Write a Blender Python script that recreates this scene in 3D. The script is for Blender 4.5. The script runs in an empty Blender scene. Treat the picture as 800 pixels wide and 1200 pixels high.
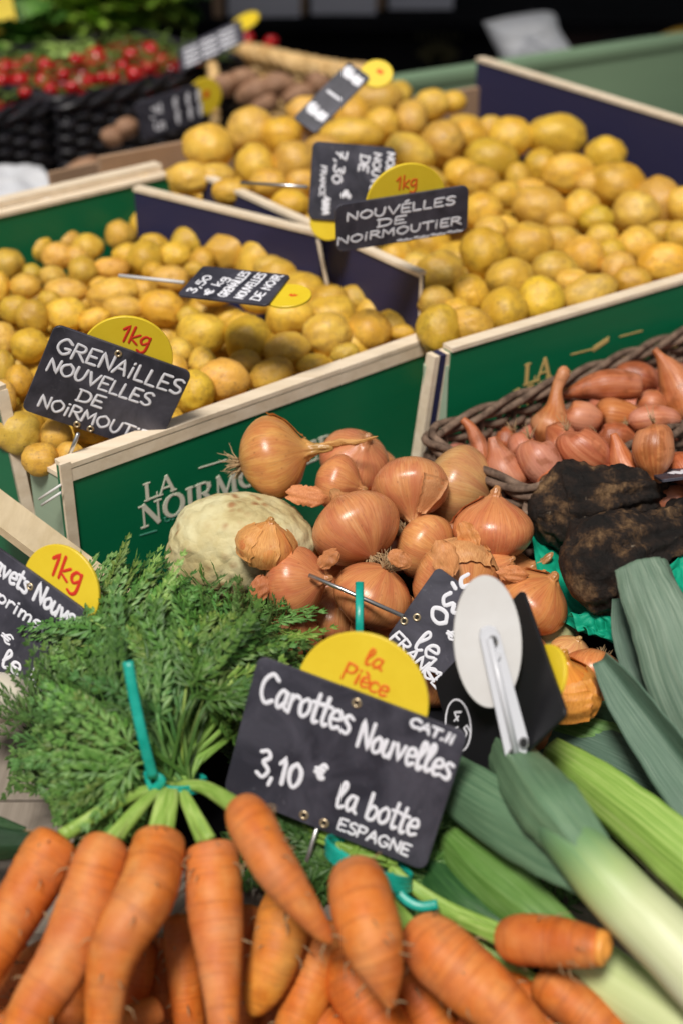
import bpy, bmesh, math, random
import numpy as np
from mathutils import Vector, Matrix, noise

random.seed(11); np.random.seed(11)
C = bpy.context.scene
COL = C.collection
rnd = random.uniform

# ---------------------------------------------------------------- camera
FX = 1667.0                       # focal length in photo pixels (800x1200)
PITCH = math.radians(31.0)
CAM = Vector((0, 0, 1.45))
AR = Vector((1, 0, 0))
AU = Vector((0, math.sin(PITCH), math.cos(PITCH)))
AF = Vector((0, math.cos(PITCH), -math.sin(PITCH)))
cd = bpy.data.cameras.new('camera')
cam = bpy.data.objects.new('camera', cd); COL.objects.link(cam)
cam.location = CAM
cam.rotation_euler = (math.radians(90) - PITCH, 0, 0)
cd.sensor_fit = 'VERTICAL'; cd.sensor_height = 36; cd.sensor_width = 24; cd.lens = 50.0
cd.clip_start = 0.05; cd.clip_end = 400
cd.dof.use_dof = True; cd.dof.focus_distance = 1.04; cd.dof.aperture_fstop = 3.8
C.camera = cam

# ---------------------------------------------------------------- sky, sun, exposure
SUN_EL, SUN_AZ = math.radians(61), math.radians(198)    # azimuth from +Y clockwise
w = bpy.data.worlds.new('World'); C.world = w; w.use_nodes = True
nt = w.node_tree; nt.nodes.clear()
wo = nt.nodes.new('ShaderNodeOutputWorld'); bg = nt.nodes.new('ShaderNodeBackground')
sky = nt.nodes.new('ShaderNodeTexSky'); sky.sky_type = 'NISHITA'; sky.sun_disc = False
sky.sun_elevation = SUN_EL; sky.sun_rotation = SUN_AZ; sky.dust_density = 4.0; sky.air_density = 1.0
hs = nt.nodes.new('ShaderNodeHueSaturation'); hs.inputs['Saturation'].default_value = 0.35
nt.links.new(sky.outputs[0], hs.inputs['Color']); nt.links.new(hs.outputs[0], bg.inputs[0])
bg.inputs[1].default_value = 0.05; C.view_settings.gamma = 1.0
nt.links.new(bg.outputs[0], wo.inputs[0])
sl = bpy.data.lights.new('sun', 'SUN'); so = bpy.data.objects.new('sun', sl); COL.objects.link(so)
sl.energy = 3.8; sl.angle = math.radians(13); sl.color = (1.0, 0.95, 0.88)
sdir = Vector((math.sin(SUN_AZ) * math.cos(SUN_EL), math.cos(SUN_AZ) * math.cos(SUN_EL), math.sin(SUN_EL)))
so.rotation_euler = sdir.to_track_quat('Z', 'Y').to_euler(); so.location = (0, 0, 5)
C.view_settings.view_transform = 'Standard'; C.view_settings.look = 'None'
C.view_settings.exposure = -0.14; C.view_settings.gamma = 1.0
C.cycles.max_bounces = 6; C.cycles.diffuse_bounces = 3; C.cycles.glossy_bounces = 2
C.cycles.transmission_bounces = 2; C.cycles.transparent_max_bounces = 4
C.cycles.use_denoising = True

# ---------------------------------------------------------------- helpers
def P(px, py, d):
    return CAM + AR * ((px - 400) / FX * d) + AU * ((600 - py) / FX * d) + AF * d
def PZ(px, py, z):
    k = (600 - py) / FX
    d = (z - CAM.z) / (k * AU.z + AF.z)
    return P(px, py, d)
def depth(p): return (Vector(p) - CAM).dot(AF)
def pix(p):
    q = Vector(p) - CAM; d = q.dot(AF)
    return 400 + FX * q.dot(AR) / d, 600 - FX * q.dot(AU) / d
def P_plane(px, py, o, n):
    r = (P(px, py, 1.0) - CAM)
    return CAM + r * ((o - CAM).dot(n) / r.dot(n))

def prop(o, label=None, cat=None, group=None, kind=None):
    if label: o['label'] = label
    if cat: o['category'] = cat
    if group: o['group'] = group
    if kind: o['kind'] = kind
    return o

def mesh_from(name, verts, faces, smooth=True, uvs=None):
    me = bpy.data.meshes.new(name)
    me.from_pydata([tuple(v) for v in verts], [], faces)
    if uvs is not None:
        uvl = me.uv_layers.new(name='UVMap')
        li = np.zeros(len(me.loops), dtype=np.int32); me.loops.foreach_get('vertex_index', li)
        ua = np.asarray(uvs, dtype=np.float32)[li]
        uvl.data.foreach_set('uv', ua.ravel())
    if smooth: me.polygons.foreach_set('use_smooth', [True] * len(me.polygons))
    me.update()
    return me

def link(name, me, mat=None, parent=None, loc=None, origin=None, color=None):
    """link a mesh whose vertices are in world space; origin moves the object's origin there."""
    if mat is not None and not me.materials: me.materials.append(mat)
    o = bpy.data.objects.new(name, me); COL.objects.link(o)
    if origin is not None:
        me.transform(Matrix.Translation(-Vector(origin))); 
        o.location = Vector(origin)
    if parent is not None:
        o.parent = parent
        pl = parent.location if parent.parent is None else (parent.location + parent.parent.location)
        o.location = o.location - pl
    if color: o.color = (*color, 1)
    return o

def empty(name, loc):
    o = bpy.data.objects.new(name, None); COL.objects.link(o); o.location = loc
    o.empty_display_size = 0.02
    return o

class MB:
    """collects verts/faces(+uv)"""
    def __init__(s): s.v = []; s.f = []; s.u = []
    def add(s, v, f, u=None):
        n = len(s.v); s.v += [tuple(a) for a in v]; s.f += [tuple(i + n for i in q) for q in f]
        s.u += [tuple(a) for a in (u if u is not None else [(0, 0)] * len(v))]
    def box(s, o, ax, ay, az):
        """o corner, three edge vectors"""
        o = Vector(o); ax = Vector(ax); ay = Vector(ay); az = Vector(az)
        v = [o, o + ax, o + ax + ay, o + ay, o + az, o + ax + az, o + ax + ay + az, o + ay + az]
        f = [(0, 3, 2, 1), (4, 5, 6, 7), (0, 1, 5, 4), (1, 2, 6, 5), (2, 3, 7, 6), (3, 0, 4, 7)]
        L = ax.length; H = az.length
        u = [(0, 0), (L, 0), (L, 0.01), (0, 0.01), (0, H), (L, H), (L, H + .01), (0, H + .01)]
        if ax.cross(ay).dot(az) < 0: f = [tuple(reversed(q)) for q in f]
        s.add(v, f, u)
    def mesh(s, name, smooth=False): return mesh_from(name, s.v, s.f, smooth, s.u)

def catmull(pts, n):
    a = np.asarray(pts, dtype=float)
    if len(a) == 2:
        t = np.linspace(0, 1, n)[:, None]; return a[0] * (1 - t) + a[1] * t
    ext = np.vstack([2 * a[0] - a[1], a, 2 * a[-1] - a[-2]])
    out = []
    for q in np.linspace(0, len(a) - 1 - 1e-9, n):
        i = int(q); t = q - i
        p0, p1, p2, p3 = ext[i], ext[i + 1], ext[i + 2], ext[i + 3]
        out.append(0.5 * ((2 * p1) + (-p0 + p2) * t + (2 * p0 - 5 * p1 + 4 * p2 - p3) * t * t + (-p0 + 3 * p1 - 3 * p2 + p3) * t ** 3))
    return np.array(out)

def tube_data(pts, rad, seg=16, wob=0.0, flat=1.0, seed=0, ref=None, caps=True, bump=None):
    pts = np.asarray(pts, float); n = len(pts)
    T = np.gradient(pts, axis=0); T /= np.linalg.norm(T, axis=1)[:, None] + 1e-12
    r0 = np.array(ref if ref is not None else (AF.x, AF.y, AF.z), float)
    N = r0 - T[0] * r0.dot(T[0])
    if np.linalg.norm(N) < 1e-4: N = np.cross(T[0], (1, 0.3, 0.1))
    N /= np.linalg.norm(N)
    V = []; U = []; Fs = []
    L = np.concatenate([[0], np.cumsum(np.linalg.norm(np.diff(pts, axis=0), axis=1))])
    for i in range(n):
        N = N - T[i] * N.dot(T[i]); N /= np.linalg.norm(N) + 1e-12
        B = np.cross(T[i], N)
        for k in range(seg + 1):
            a = 2 * math.pi * (k % seg) / seg
            r = rad[i]
            if wob:
                r *= 1 + wob * noise.noise(Vector((math.cos(a) * 1.3 + seed, math.sin(a) * 1.3, L[i] / max(rad[len(rad)//2], 1e-4) * .8 + seed * 3)))
            if bump: r *= bump(a, i / (n - 1))
            p = pts[i] + N * math.cos(a) * r * flat + B * math.sin(a) * r
            V.append(p); U.append((k / seg, L[i]))
    for i in range(n - 1):
        for k in range(seg):
            a = i * (seg + 1) + k; b = a + seg + 1
            Fs.append((a, a + 1, b + 1, b))
    if caps:
        Fs.append(tuple(reversed(range(0, seg)))); e = (n - 1) * (seg + 1); Fs.append(tuple(range(e, e + seg)))
    return V, Fs, U

def px_tube(spec, n=24, **kw):
    """spec rows: px, py, d, radius px -> tube mesh data in the world"""
    s = catmull(spec, n)
    pts = [P(a[0], a[1], a[2]) for a in s]; rad = [max(a[3], 0.15) * a[2] / FX for a in s]
    return tube_data(np.array([tuple(p) for p in pts]), rad, **kw)

def round_ends(spec_r, n, a=0.08, b=0.06):
    """multiply radii so both ends close round"""
    out = []
    for i, r in enumerate(spec_r):
        t = i / (n - 1)
        m = 1.0
        if t < a: m *= math.sqrt(max(0, 1 - (1 - t / a) ** 2))
        if t > 1 - b: m *= math.sqrt(max(0, 1 - ((t - 1 + b) / b) ** 2))
        out.append(max(r * m, r * 0.02))
    return out

# ---------------------------------------------------------------- materials
def mat(name, base=(.5, .5, .5), rough=.5, spec=.5, build=None, **kw):
    m = bpy.data.materials.new(name); m.use_nodes = True
    n = m.node_tree.nodes; b = n['Principled BSDF']
    b.inputs['Base Color'].default_value = (*base, 1); b.inputs['Roughness'].default_value = rough
    b.inputs['Specular IOR Level'].default_value = spec
    for k, v in kw.items(): b.inputs[k.replace('_', ' ')].default_value = v
    if build: build(m.node_tree, b)
    return m
def nd(t, ty, **kw):
    x = t.nodes.new(ty)
    for k, v in kw.items():
        if k in x.inputs: x.inputs[k].default_value = v
        else: setattr(x, k, v)
    return x
def lk(t, a, b): t.links.new(a, b)
def ramp(t, fac, stops, interp='LINEAR'):
    r = nd(t, 'ShaderNodeValToRGB'); r.color_ramp.interpolation = interp
    e = r.color_ramp.elements
    while len(e) > 1: e.remove(e[-1])
    e[0].position = stops[0][0]; c = stops[0][1]; e[0].color = (*c, 1) if len(c) == 3 else c
    for p, c in stops[1:]:
        q = e.new(p); q.color = (*c, 1)
    lk(t, fac, r.inputs[0]); return r.outputs[0]
def mixc(t, fac, a, b, mode='MIX'):
    m = nd(t, 'ShaderNodeMix', data_type='RGBA', blend_type=mode)
    for s, v in ((m.inputs[0], fac), (m.inputs[6], a), (m.inputs[7], b)):
        if isinstance(v, (int, float)): s.default_value = v
        elif isinstance(v, tuple): s.default_value = (*v, 1)
        else: lk(t, v, s)
    return m.outputs[2]
def coord(t, kind='Object', scale=(1, 1, 1), jitter=True):
    tc = nd(t, 'ShaderNodeTexCoord'); mp = nd(t, 'ShaderNodeMapping'); mp.inputs['Scale'].default_value = scale
    lk(t, tc.outputs[kind], mp.inputs[0])
    if jitter:
        oi = nd(t, 'ShaderNodeObjectInfo'); ml = nd(t, 'ShaderNodeMath', operation='MULTIPLY'); ml.inputs[1].default_value = 37.0
        lk(t, oi.outputs['Random'], ml.inputs[0]); lk(t, ml.outputs[0], mp.inputs['Location'])
    return mp.outputs[0]
def noi(t, vec, scale, detail=3, rough=.55, dist=0):
    x = nd(t, 'ShaderNodeTexNoise'); x.inputs['Scale'].default_value = scale; x.inputs['Detail'].default_value = detail
    x.inputs['Roughness'].default_value = rough; x.inputs['Distortion'].default_value = dist
    lk(t, vec, x.inputs['Vector']); return x.outputs[0]
def vor(t, vec, scale, feature='F1'):
    x = nd(t, 'ShaderNodeTexVoronoi'); x.feature = feature; x.inputs['Scale'].default_value = scale
    lk(t, vec, x.inputs['Vector']); return x
def bump(t, b, h, strength=.3, dist=.002):
    x = nd(t, 'ShaderNodeBump'); x.inputs['Strength'].default_value = strength; x.inputs['Distance'].default_value = dist
    lk(t, h, x.inputs['Height']); lk(t, x.outputs[0], b.inputs['Normal'])
def objcol(t):
    return nd(t, 'ShaderNodeObjectInfo').outputs['Color']

def b_potato(t, b):
    v = coord(t, 'Object')
    base = ramp(t, noi(t, v, 1.3, 4), [(0.3, (.64, .36, .035)), (.5, (.79, .49, .062)), (.72, (.72, .49, .070))])
    patch = ramp(t, noi(t, v, 2.6, 5, .7), [(.48, (0, 0, 0)), (.60, (1, 1, 1))])
    base = mixc(t, nmul(t, patch, .42), base, (.40, .19, .05))
    sp = vor(t, v, 3.2); spf = ramp(t, sp.outputs['Distance'], [(0.05, (1, 1, 1)), (.17, (0, 0, 0))])
    base = mixc(t, nmul(t, spf, .75), base, (.17, .075, .03))
    sp2 = vor(t, v, 9); spf2 = ramp(t, sp2.outputs['Distance'], [(0.08, (1, 1, 1)), (.24, (0, 0, 0))])
    base = mixc(t, nmul(t, spf2, .5), base, (.30, .16, .05))
    base = mixc(t, 1.0, base, objcol(t), 'MULTIPLY')
    lk(t, base, b.inputs['Base Color'])
    rr = ramp(t, noi(t, v, 5, 3), [(0.3, (.30, .30, .30)), (.7, (.5, .5, .5))]); lk(t, rr, b.inputs['Roughness'])
    bump(t, b, noi(t, v, 9, 6, .65), .35, .0022)
def nmul(t, a, f):
    m = nd(t, 'ShaderNodeMath', operation='MULTIPLY'); lk(t, a, m.inputs[0]); m.inputs[1].default_value = f; return m.outputs[0]

def ang_vec(t, ks=(9, 9, .8)):
    """object space, xy normalised: streaks that run along local z"""
    tc = nd(t, 'ShaderNodeTexCoord'); sx = nd(t, 'ShaderNodeSeparateXYZ'); lk(t, tc.outputs['Object'], sx.inputs[0])
    cx = nd(t, 'ShaderNodeCombineXYZ'); lk(t, sx.outputs[0], cx.inputs[0]); lk(t, sx.outputs[1], cx.inputs[1])
    nm = nd(t, 'ShaderNodeVectorMath', operation='NORMALIZE'); lk(t, cx.outputs[0], nm.inputs[0])
    s2 = nd(t, 'ShaderNodeSeparateXYZ'); lk(t, nm.outputs[0], s2.inputs[0])
    c2 = nd(t, 'ShaderNodeCombineXYZ')
    for i, k in enumerate(ks):
        src = s2.outputs[i] if i < 2 else sx.outputs[2]
        lk(t, nmul(t, src, k), c2.inputs[i])
    oi = nd(t, 'ShaderNodeObjectInfo'); ad = nd(t, 'ShaderNodeVectorMath', operation='ADD'); lk(t, c2.outputs[0], ad.inputs[0])
    c3 = nd(t, 'ShaderNodeCombineXYZ'); lk(t, nmul(t, oi.outputs['Random'], 50), c3.inputs[2]); lk(t, c3.outputs[0], ad.inputs[1])
    return ad.outputs[0], sx.outputs[2], tc.outputs['Object']

def b_onion(t, b):
    v, z, ob = ang_vec(t, (13, 13, 1.1))
    v2, _, _ = ang_vec(t, (2, 2, 1.2))
    c = ramp(t, noi(t, v, 1.6, 5, .65), [(.30, (.54, .215, .075)), (.5, (.66, .300, .110)), (.70, (.76, .41, .175))])
    blot = ramp(t, noi(t, v2, 1.1, 3, .6), [(.42, (0, 0, 0)), (.60, (1, 1, 1))])
    c = mixc(t, nmul(t, blot, .6), c, (.50, .15, .07))
    sp = vor(t, ob, 5.0); c = mixc(t, nmul(t, ramp(t, sp.outputs['Distance'], [(.06, (1, 1, 1)), (.2, (0, 0, 0))]), .5), c, (.33, .12, .05))
    dark = ramp(t, noi(t, v, 3.2, 2, .5), [(.56, (0, 0, 0)), (.64, (1, 1, 1))])
    c = mixc(t, nmul(t, dark, .38), c, (.28, .085, .035))
    neck = ramp(t, z, [(.62, (0, 0, 0)), (1.0, (1, 1, 1))])
    c = mixc(t, nmul(t, neck, .85), c, (.40, .23, .09))
    c = mixc(t, 1.0, c, objcol(t), 'MULTIPLY')
    lk(t, c, b.inputs['Base Color'])
    lk(t, ramp(t, noi(t, v, 2, 2), [(.3, (.20, .20, .20)), (.7, (.36, .36, .36))]), b.inputs['Roughness'])
    bump(t, b, noi(t, v, 5, 4, .6), .10, .0015)

def b_peel(t, b):
    v = coord(t, 'UV', (30, 4, 1))
    c = ramp(t, noi(t, v, 2.0, 4, .6), [(.3, (.50, .20, .07)), (.6, (.72, .38, .16)), (.8, (.80, .52, .26))])
    c = mixc(t, 1.0, c, objcol(t), 'MULTIPLY')
    lk(t, c, b.inputs['Base Color']); bump(t, b, noi(t, v, 3, 3), .4, .002)

def b_shallot(t, b):
    v = coord(t, 'UV', (16, 9, 1))
    v2 = coord(t, 'UV', (2.5, 30, 1))
    c = ramp(t, noi(t, v, 2.2, 4, .6), [(.34, (.42, .125, .065)), (.5, (.53, .185, .095)), (.68, (.64, .27, .15))])
    bl = ramp(t, noi(t, v2, 1.0, 3), [(.44, (0, 0, 0)), (.60, (1, 1, 1))])
    c = mixc(t, nmul(t, bl, .5), c, (.66, .34, .30))
    bl2 = ramp(t, noi(t, coord(t, 'Object', (60, 60, 60)), 1.0, 4), [(.54, (0, 0, 0)), (.62, (1, 1, 1))]); c = mixc(t, nmul(t, bl2, .6), c, (.30, .10, .045))
    c = mixc(t, 1.0, c, objcol(t), 'MULTIPLY')
    lk(t, c, b.inputs['Base Color'])
    bump(t, b, noi(t, v, 3.5, 4), .3, .002)

def b_carrot(t, b):
    v = coord(t, 'UV', (2.2, 420, 1)); v2 = coord(t, 'UV', (3, 26, 1)); vo = coord(t, 'Object', (30, 30, 30))
    c = ramp(t, noi(t, v2, 1.3, 4, .6), [(.35, (.54, .125, .014)), (.5, (.64, .185, .028)), (.66, (.70, .27, .065))])
    ring = ramp(t, noi(t, v, .8, 3, .6), [(.53, (0, 0, 0)), (.60, (1, 1, 1))])
    c = mixc(t, nmul(t, ring, .32), c, (.30, .07, .015))
    dirt = ramp(t, noi(t, vo, 1.6, 5, .7), [(.52, (0, 0, 0)), (.62, (1, 1, 1))])
    c = mixc(t, nmul(t, dirt, .28), c, (.28, .10, .04))
    bloom = ramp(t, noi(t, vo, .7, 4, .6), [(.40, (0, 0, 0)), (.75, (1, 1, 1))])
    c = mixc(t, nmul(t, bloom, .45), c, (.66, .33, .18))
    c = mixc(t, 1.0, c, objcol(t), 'MULTIPLY')
    lk(t, c, b.inputs['Base Color'])
    mx = nd(t, 'ShaderNodeMath', operation='ADD'); lk(t, nmul(t, noi(t, v, .8, 3, .6), -.8), mx.inputs[0]); lk(t, nmul(t, noi(t, v2, 2, 4), .8), mx.inputs[1])
    bump(t, b, mx.outputs[0], .35, .0018)

def leafy(c0, c1, c2, us=26, vs=4, rough=.45):
    def f(t, b):
        v = coord(t, 'UV', (us, vs, 1)); v2 = coord(t, 'Object', (14, 14, 14))
        c = ramp(t, noi(t, v, 2.0, 3, .55), [(.30, c0), (.5, c1), (.72, c2)])
        c = mixc(t, nmul(t, ramp(t, noi(t, v2, 1.5, 4), [(.4, (0, 0, 0)), (.7, (1, 1, 1))]), .35), c, c0)
        c = mixc(t, 1.0, c, objcol(t), 'MULTIPLY')
        lk(t, c, b.inputs['Base Color']); bump(t, b, noi(t, v, 2.5, 3), .35, .0016)
    return f

def b_leek(t, b):
    """white to green along v, v runs 0..1"""
    tc = nd(t, 'ShaderNodeTexCoord'); s = nd(t, 'ShaderNodeSeparateXYZ'); lk(t, tc.outputs['UV'], s.inputs[0])
    v = coord(t, 'UV', (60, 1.2, 1)); n1 = noi(t, v, 1.2, 4, .6)
    ad = nd(t, 'ShaderNodeMath', operation='ADD'); lk(t, s.outputs[1], ad.inputs[0]); lk(t, nmul(t, n1, .16), ad.inputs[1])
    c = ramp(t, ad.outputs[0], [(.08, (.76, .73, .52)), (.38, (.70, .71, .46)), (.62, (.62, .67, .38)), (.76, (.42, .54, .23)), (.88, (.19, .33, .14)), (1.0, (.12, .23, .13))])
    st = ramp(t, n1, [(.35, (.72, .78, .60)), (.6, (1, 1, 1))])
    c = mixc(t, .55, c, st, 'MULTIPLY')
    c = mixc(t, 1.0, c, objcol(t), 'MULTIPLY')
    lk(t, c, b.inputs['Base Color']); bump(t, b, n1, .3, .001)

def b_wood(c0, c1, sc=(3, 90, 90)):
    def f(t, b):
        v = coord(t, 'Object', sc); n1 = noi(t, v, 1.0, 5, .65, .4)
        c = ramp(t, n1, [(.3, c0), (.7, c1)])
        c = mixc(t, nmul(t, ramp(t, noi(t, coord(t, 'Object', (25, 25, 25)), 1, 4), [(.55, (0, 0, 0)), (.75, (1, 1, 1))]), .25), c, tuple(x * .5 for x in c0))
        lk(t, c, b.inputs['Base Color']); bump(t, b, n1, .35, .001)
    return f
def b_paint(c, wear=(.5, .45, .3), amt=.5):
    def f(t, b):
        v = coord(t, 'Object', (60, 60, 60)); v2 = coord(t, 'Object', (6, 6, 120))
        k = ramp(t, noi(t, v, 1, 6, .7), [(.70, (0, 0, 0)), (.80, (1, 1, 1))])
        cc = mixc(t, nmul(t, noi(t, v2, 1.0, 4), .5), c, tuple(x * .72 for x in c))
        cc = mixc(t, nmul(t, k, amt), cc, wear)
        lk(t, cc, b.inputs['Base Color']); bump(t, b, noi(t, v2, 1.5, 4), .12, .0006)
    return f
def b_slate(t, b):
    v = coord(t, 'Object', (25, 25, 25)); v2 = coord(t, 'Object', (160, 160, 160))
    s = ramp(t, noi(t, v, 1, 5, .65, .8), [(.38, (.028, .028, .040)), (.72, (.085, .082, .108))])
    d = ramp(t, noi(t, v2, 1, 3, .6), [(.66, (0, 0, 0)), (.74, (1, 1, 1))])
    s = mixc(t, nmul(t, d, .20), s, (.25, .25, .28))
    lk(t, s, b.inputs['Base Color'])
    lk(t, ramp(t, noi(t, v, 2, 4), [(.3, (.38, .38, .38)), (.7, (.55, .55, .55))]), b.inputs['Roughness'])
def b_mottle(c0, c1, s, bs=.4, bd=.003):
    def f(t, b):
        v = coord(t, 'Object', (s, s, s)); n1 = noi(t, v, 1, 5, .65)
        c = mixc(t, 1.0, ramp(t, n1, [(.35, c0), (.68, c1)]), objcol(t), 'MULTIPLY')
        lk(t, c, b.inputs['Base Color']); bump(t, b, n1, bs, bd)
    return f
def b_celeriac(t, b):
    v = coord(t, 'Object', (22, 22, 22)); 
    c = ramp(t, noi(t, v, 1, 5, .6), [(.35, (.42, .32, .14)), (.5, (.60, .51, .26)), (.65, (.70, .64, .38))])
    vo = vor(t, coord(t, 'Object', (95, 95, 95)), 1.0)
    f = ramp(t, vo.outputs['Distance'], [(.14, (1, 1, 1)), (.42, (0, 0, 0))])
    k = ramp(t, noi(t, v, 1.6, 3), [(.42, (0, 0, 0)), (.6, (1, 1, 1))])
    m = nd(t, 'ShaderNodeMath', operation='MULTIPLY'); lk(t, f, m.inputs[0]); lk(t, k, m.inputs[1])
    c = mixc(t, nmul(t, m.outputs[0], .9), c, (.36, .17, .07))
    lk(t, c, b.inputs['Base Color'])
    ad = nd(t, 'ShaderNodeMath', operation='ADD'); lk(t, nmul(t, vo.outputs['Distance'], -.7), ad.inputs[0]); lk(t, noi(t, v, 2.5, 5), ad.inputs[1])
    bump(t, b, ad.outputs[0], .55, .004)
def b_beet(t, b):
    v = coord(t, 'Object', (34, 34, 34)); v2 = coord(t, 'Object', (150, 150, 150))
    c = ramp(t, noi(t, v, 1, 6, .7), [(.42, (.008, .006, .005)), (.52, (.022, .013, .009)), (.59, (.10, .055, .026)), (.68, (.27, .16, .075))])
    sp = ramp(t, noi(t, v2, 1, 2), [(.72, (0, 0, 0)), (.76, (1, 1, 1))])
    c = mixc(t, nmul(t, sp, .5), c, (.35, .28, .2))
    lk(t, c, b.inputs['Base Color'])
    bump(t, b, noi(t, v, 2.2, 8, .75), .9, .006)

M = {}
M['potato'] = mat('potato_skin', rough=.5, spec=.5, build=b_potato, Subsurface_Weight=.0)
M['onion'] = mat('onion_skin', rough=.3, spec=.5, build=b_onion)
M['peel'] = mat('dry_peel', rough=.4, spec=.4, build=b_peel)
M['root'] = mat('dry_root', (.40, .27, .14), .8)
M['shallot'] = mat('shallot_skin', rough=.36, spec=.4, build=b_shallot)
M['carrot'] = mat('carrot_skin', rough=.55, spec=.28, build=b_carrot)
M['carrotcore'] = mat('carrot_cut', (.80, .33, .06), .5)
M['frond'] = mat('carrot_leaf', rough=.5, spec=.35, build=leafy((.030, .10, .016), (.090, .215, .045), (.21, .37, .12), 6, 1))
M['stem'] = mat('green_stem', rough=.45, spec=.35, build=leafy((.15, .27, .045), (.24, .38, .085), (.36, .48, .16), 4, 30))
M['leekleaf'] = mat('leek_leaf', rough=.5, spec=.35, build=leafy((.070, .125, .090), (.125, .200, .145), (.23, .30, .235), 44, 1.5))
M['leekgreen'] = mat('leek_light_leaf', rough=.42, spec=.4, build=leafy((.14, .27, .045), (.27, .43, .10), (.40, .53, .19), 16, 1.2))
M['leek'] = mat('leek_shank', rough=.35, spec=.4, build=b_leek)
M['celeriac'] = mat('celeriac_skin', rough=.65, spec=.3, build=b_celeriac)
M['beet'] = mat('rough_black_root', rough=.62, spec=.35, build=b_beet)
M['navy'] = mat('navy_board', rough=.5, spec=.35, build=b_paint((.030, .030, .085), (.30, .26, .28), .45))
M['green'] = mat('green_board', rough=.42, spec=.4, build=b_paint((.003, .165, .068), (.05, .30, .16), .55))
M['sage'] = mat('sage_paint', rough=.5, spec=.3, build=b_paint((.21, .32, .20), (.32, .40, .28), .5))
M['palegreen'] = mat('pale_green_board', rough=.5, spec=.3, build=b_paint((.36, .47, .34), (.5, .5, .4), .3))
M['cream'] = mat('bare_poplar_wood', rough=.6, spec=.2, build=b_wood((.74, .60, .43), (.90, .77, .60)))
M['tan'] = mat('brown_cardboard', rough=.8, spec=.1, build=b_wood((.36, .23, .145), (.44, .29, .19), (20, 20, 20)))
M['grey_wood'] = mat('weathered_table_wood', rough=.7, spec=.2, build=b_wood((.20, .165, .13), (.34, .29, .24), (90, 4, 90)))
M['plank'] = mat('pale_plank_wood', rough=.6, spec=.2, build=b_wood((.52, .41, .25), (.68, .56, .38), (60, 5, 60)))
M['slate'] = mat('chalkboard_black', rough=.45, spec=.45, build=b_slate)
M['black'] = mat('matt_black_plastic', (.010, .010, .012), .4, .5)
M['chalk'] = mat('white_chalk_ink', (.80, .80, .86), .8, .2)
M['yellow'] = mat('yellow_plastic', rough=.42, spec=.45, build=b_mottle((.78, .56, .025), (.84, .62, .035), 30, .05, .001))
M['red'] = mat('red_print', (.66, .035, .01), .6)
M['orange'] = mat('orange_print', (.78, .13, .01), .6)
M['brass'] = mat('brass_eyelet', (.62, .50, .33), .35, .5, Metallic=.8)
M['steel'] = mat('steel_rod', (.62, .61, .60), .28, .5, Metallic=.9)
M['whiteplastic'] = mat('white_plastic', rough=.38, spec=.5, build=b_mottle((.60, .58, .56), (.68, .67, .66), 12, .03, .001))
M['arm'] = mat('pale_grey_plastic', (.62, .63, .67), .3, .5)
M['darkhole'] = mat('dark_screw', (.04, .04, .04), .35, .5, Metallic=.6)
M['teal'] = mat('turquoise_band', rough=.35, spec=.5, build=b_mottle((.00, .30, .23), (.02, .42, .33), 80, .3, .001))
M['crepe'] = mat('green_tissue_paper', rough=.6, spec=.3, build=b_mottle((.0, .27, .155), (.005, .36, .21), 60, .4, .002))
M['print'] = mat('silver_print', (.82, .80, .66), .5)
M['tealprint'] = mat('pale_teal_print', (.10, .36, .26), .5)
M['gold'] = mat('gold_print', (.75, .50, .18), .45)
M['wicker_grey'] = mat('grey_wicker', rough=.75, spec=.2, build=b_mottle((.085, .055, .040), (.26, .175, .125), 90, .5, .002))
M['wicker_black'] = mat('black_wicker', rough=.45, spec=.4, build=b_mottle((.008, .008, .011), (.022, .02, .026), 60, .4, .002))
M['wicker_tan'] = mat('tan_wicker', rough=.6, spec=.3, build=b_mottle((.50, .30, .11), (.78, .55, .27), 60, .5, .002))
M['tomato'] = mat('tomato_skin', (.55, .012, .012), .22, .5, build=b_mottle((.36, .006, .010), (.50, .012, .012), 40, .03, .001))
M['vine'] = mat('green_vine', (.12, .20, .03), .6)
M['lettuce'] = mat('lettuce_leaf', rough=.5, build=b_mottle((.12, .29, .02), (.38, .52, .09), 35, .4, .003))
M['darklettuce'] = mat('dark_herb_leaf', rough=.5, build=b_mottle((.03, .10, .012), (.09, .22, .03), 35, .4, .003))
M['mushroom'] = mat('brown_tuber', rough=.7, build=b_mottle((.22, .11, .06), (.42, .24, .14), 45, .5, .003))
M['darkfloor'] = mat('dark_asphalt', rough=.85, build=b_mottle((.035, .034, .034), (.06, .058, .056), 20, .4, .003))
M['darkcloth'] = mat('black_stall_skirt', rough=.95, spec=.08, build=b_mottle((.006, .006, .008), (.013, .012, .014), 5, .2, .003))
M['maroon'] = mat('dark_maroon_panel', rough=.7, build=b_mottle((.030, .012, .012), (.045, .018, .016), 8, .2, .002))
M['whitebag'] = mat('white_plastic_bag', rough=.45, build=b_mottle((.72, .74, .80), (.84, .85, .88), 20, .3, .004))
M['lilac'] = mat('pale_crate_plastic', (.66, .65, .72), .5)
M['turnip'] = mat('turnip_skin', rough=.45, build=b_mottle((.66, .58, .45), (.76, .70, .58), 14, .15, .002))
M['pale'] = mat('pale_onion_skin', rough=.4, build=b_mottle((.42, .44, .20), (.55, .52, .28), 20, .1, .002))
M['leafdark'] = mat('dark_leaf', rough=.4, build=leafy((.010, .035, .014), (.02, .055, .022), (.035, .085, .035), 12, 2))

# ================================================================ SETTING
b = MB(); b.box((-60, -60, -0.05), (120, 0, 0), (0, 120, 0), (0, 0, .05))
prop(link('floor', b.mesh('floor'), M['darkfloor']), kind='structure')
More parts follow.
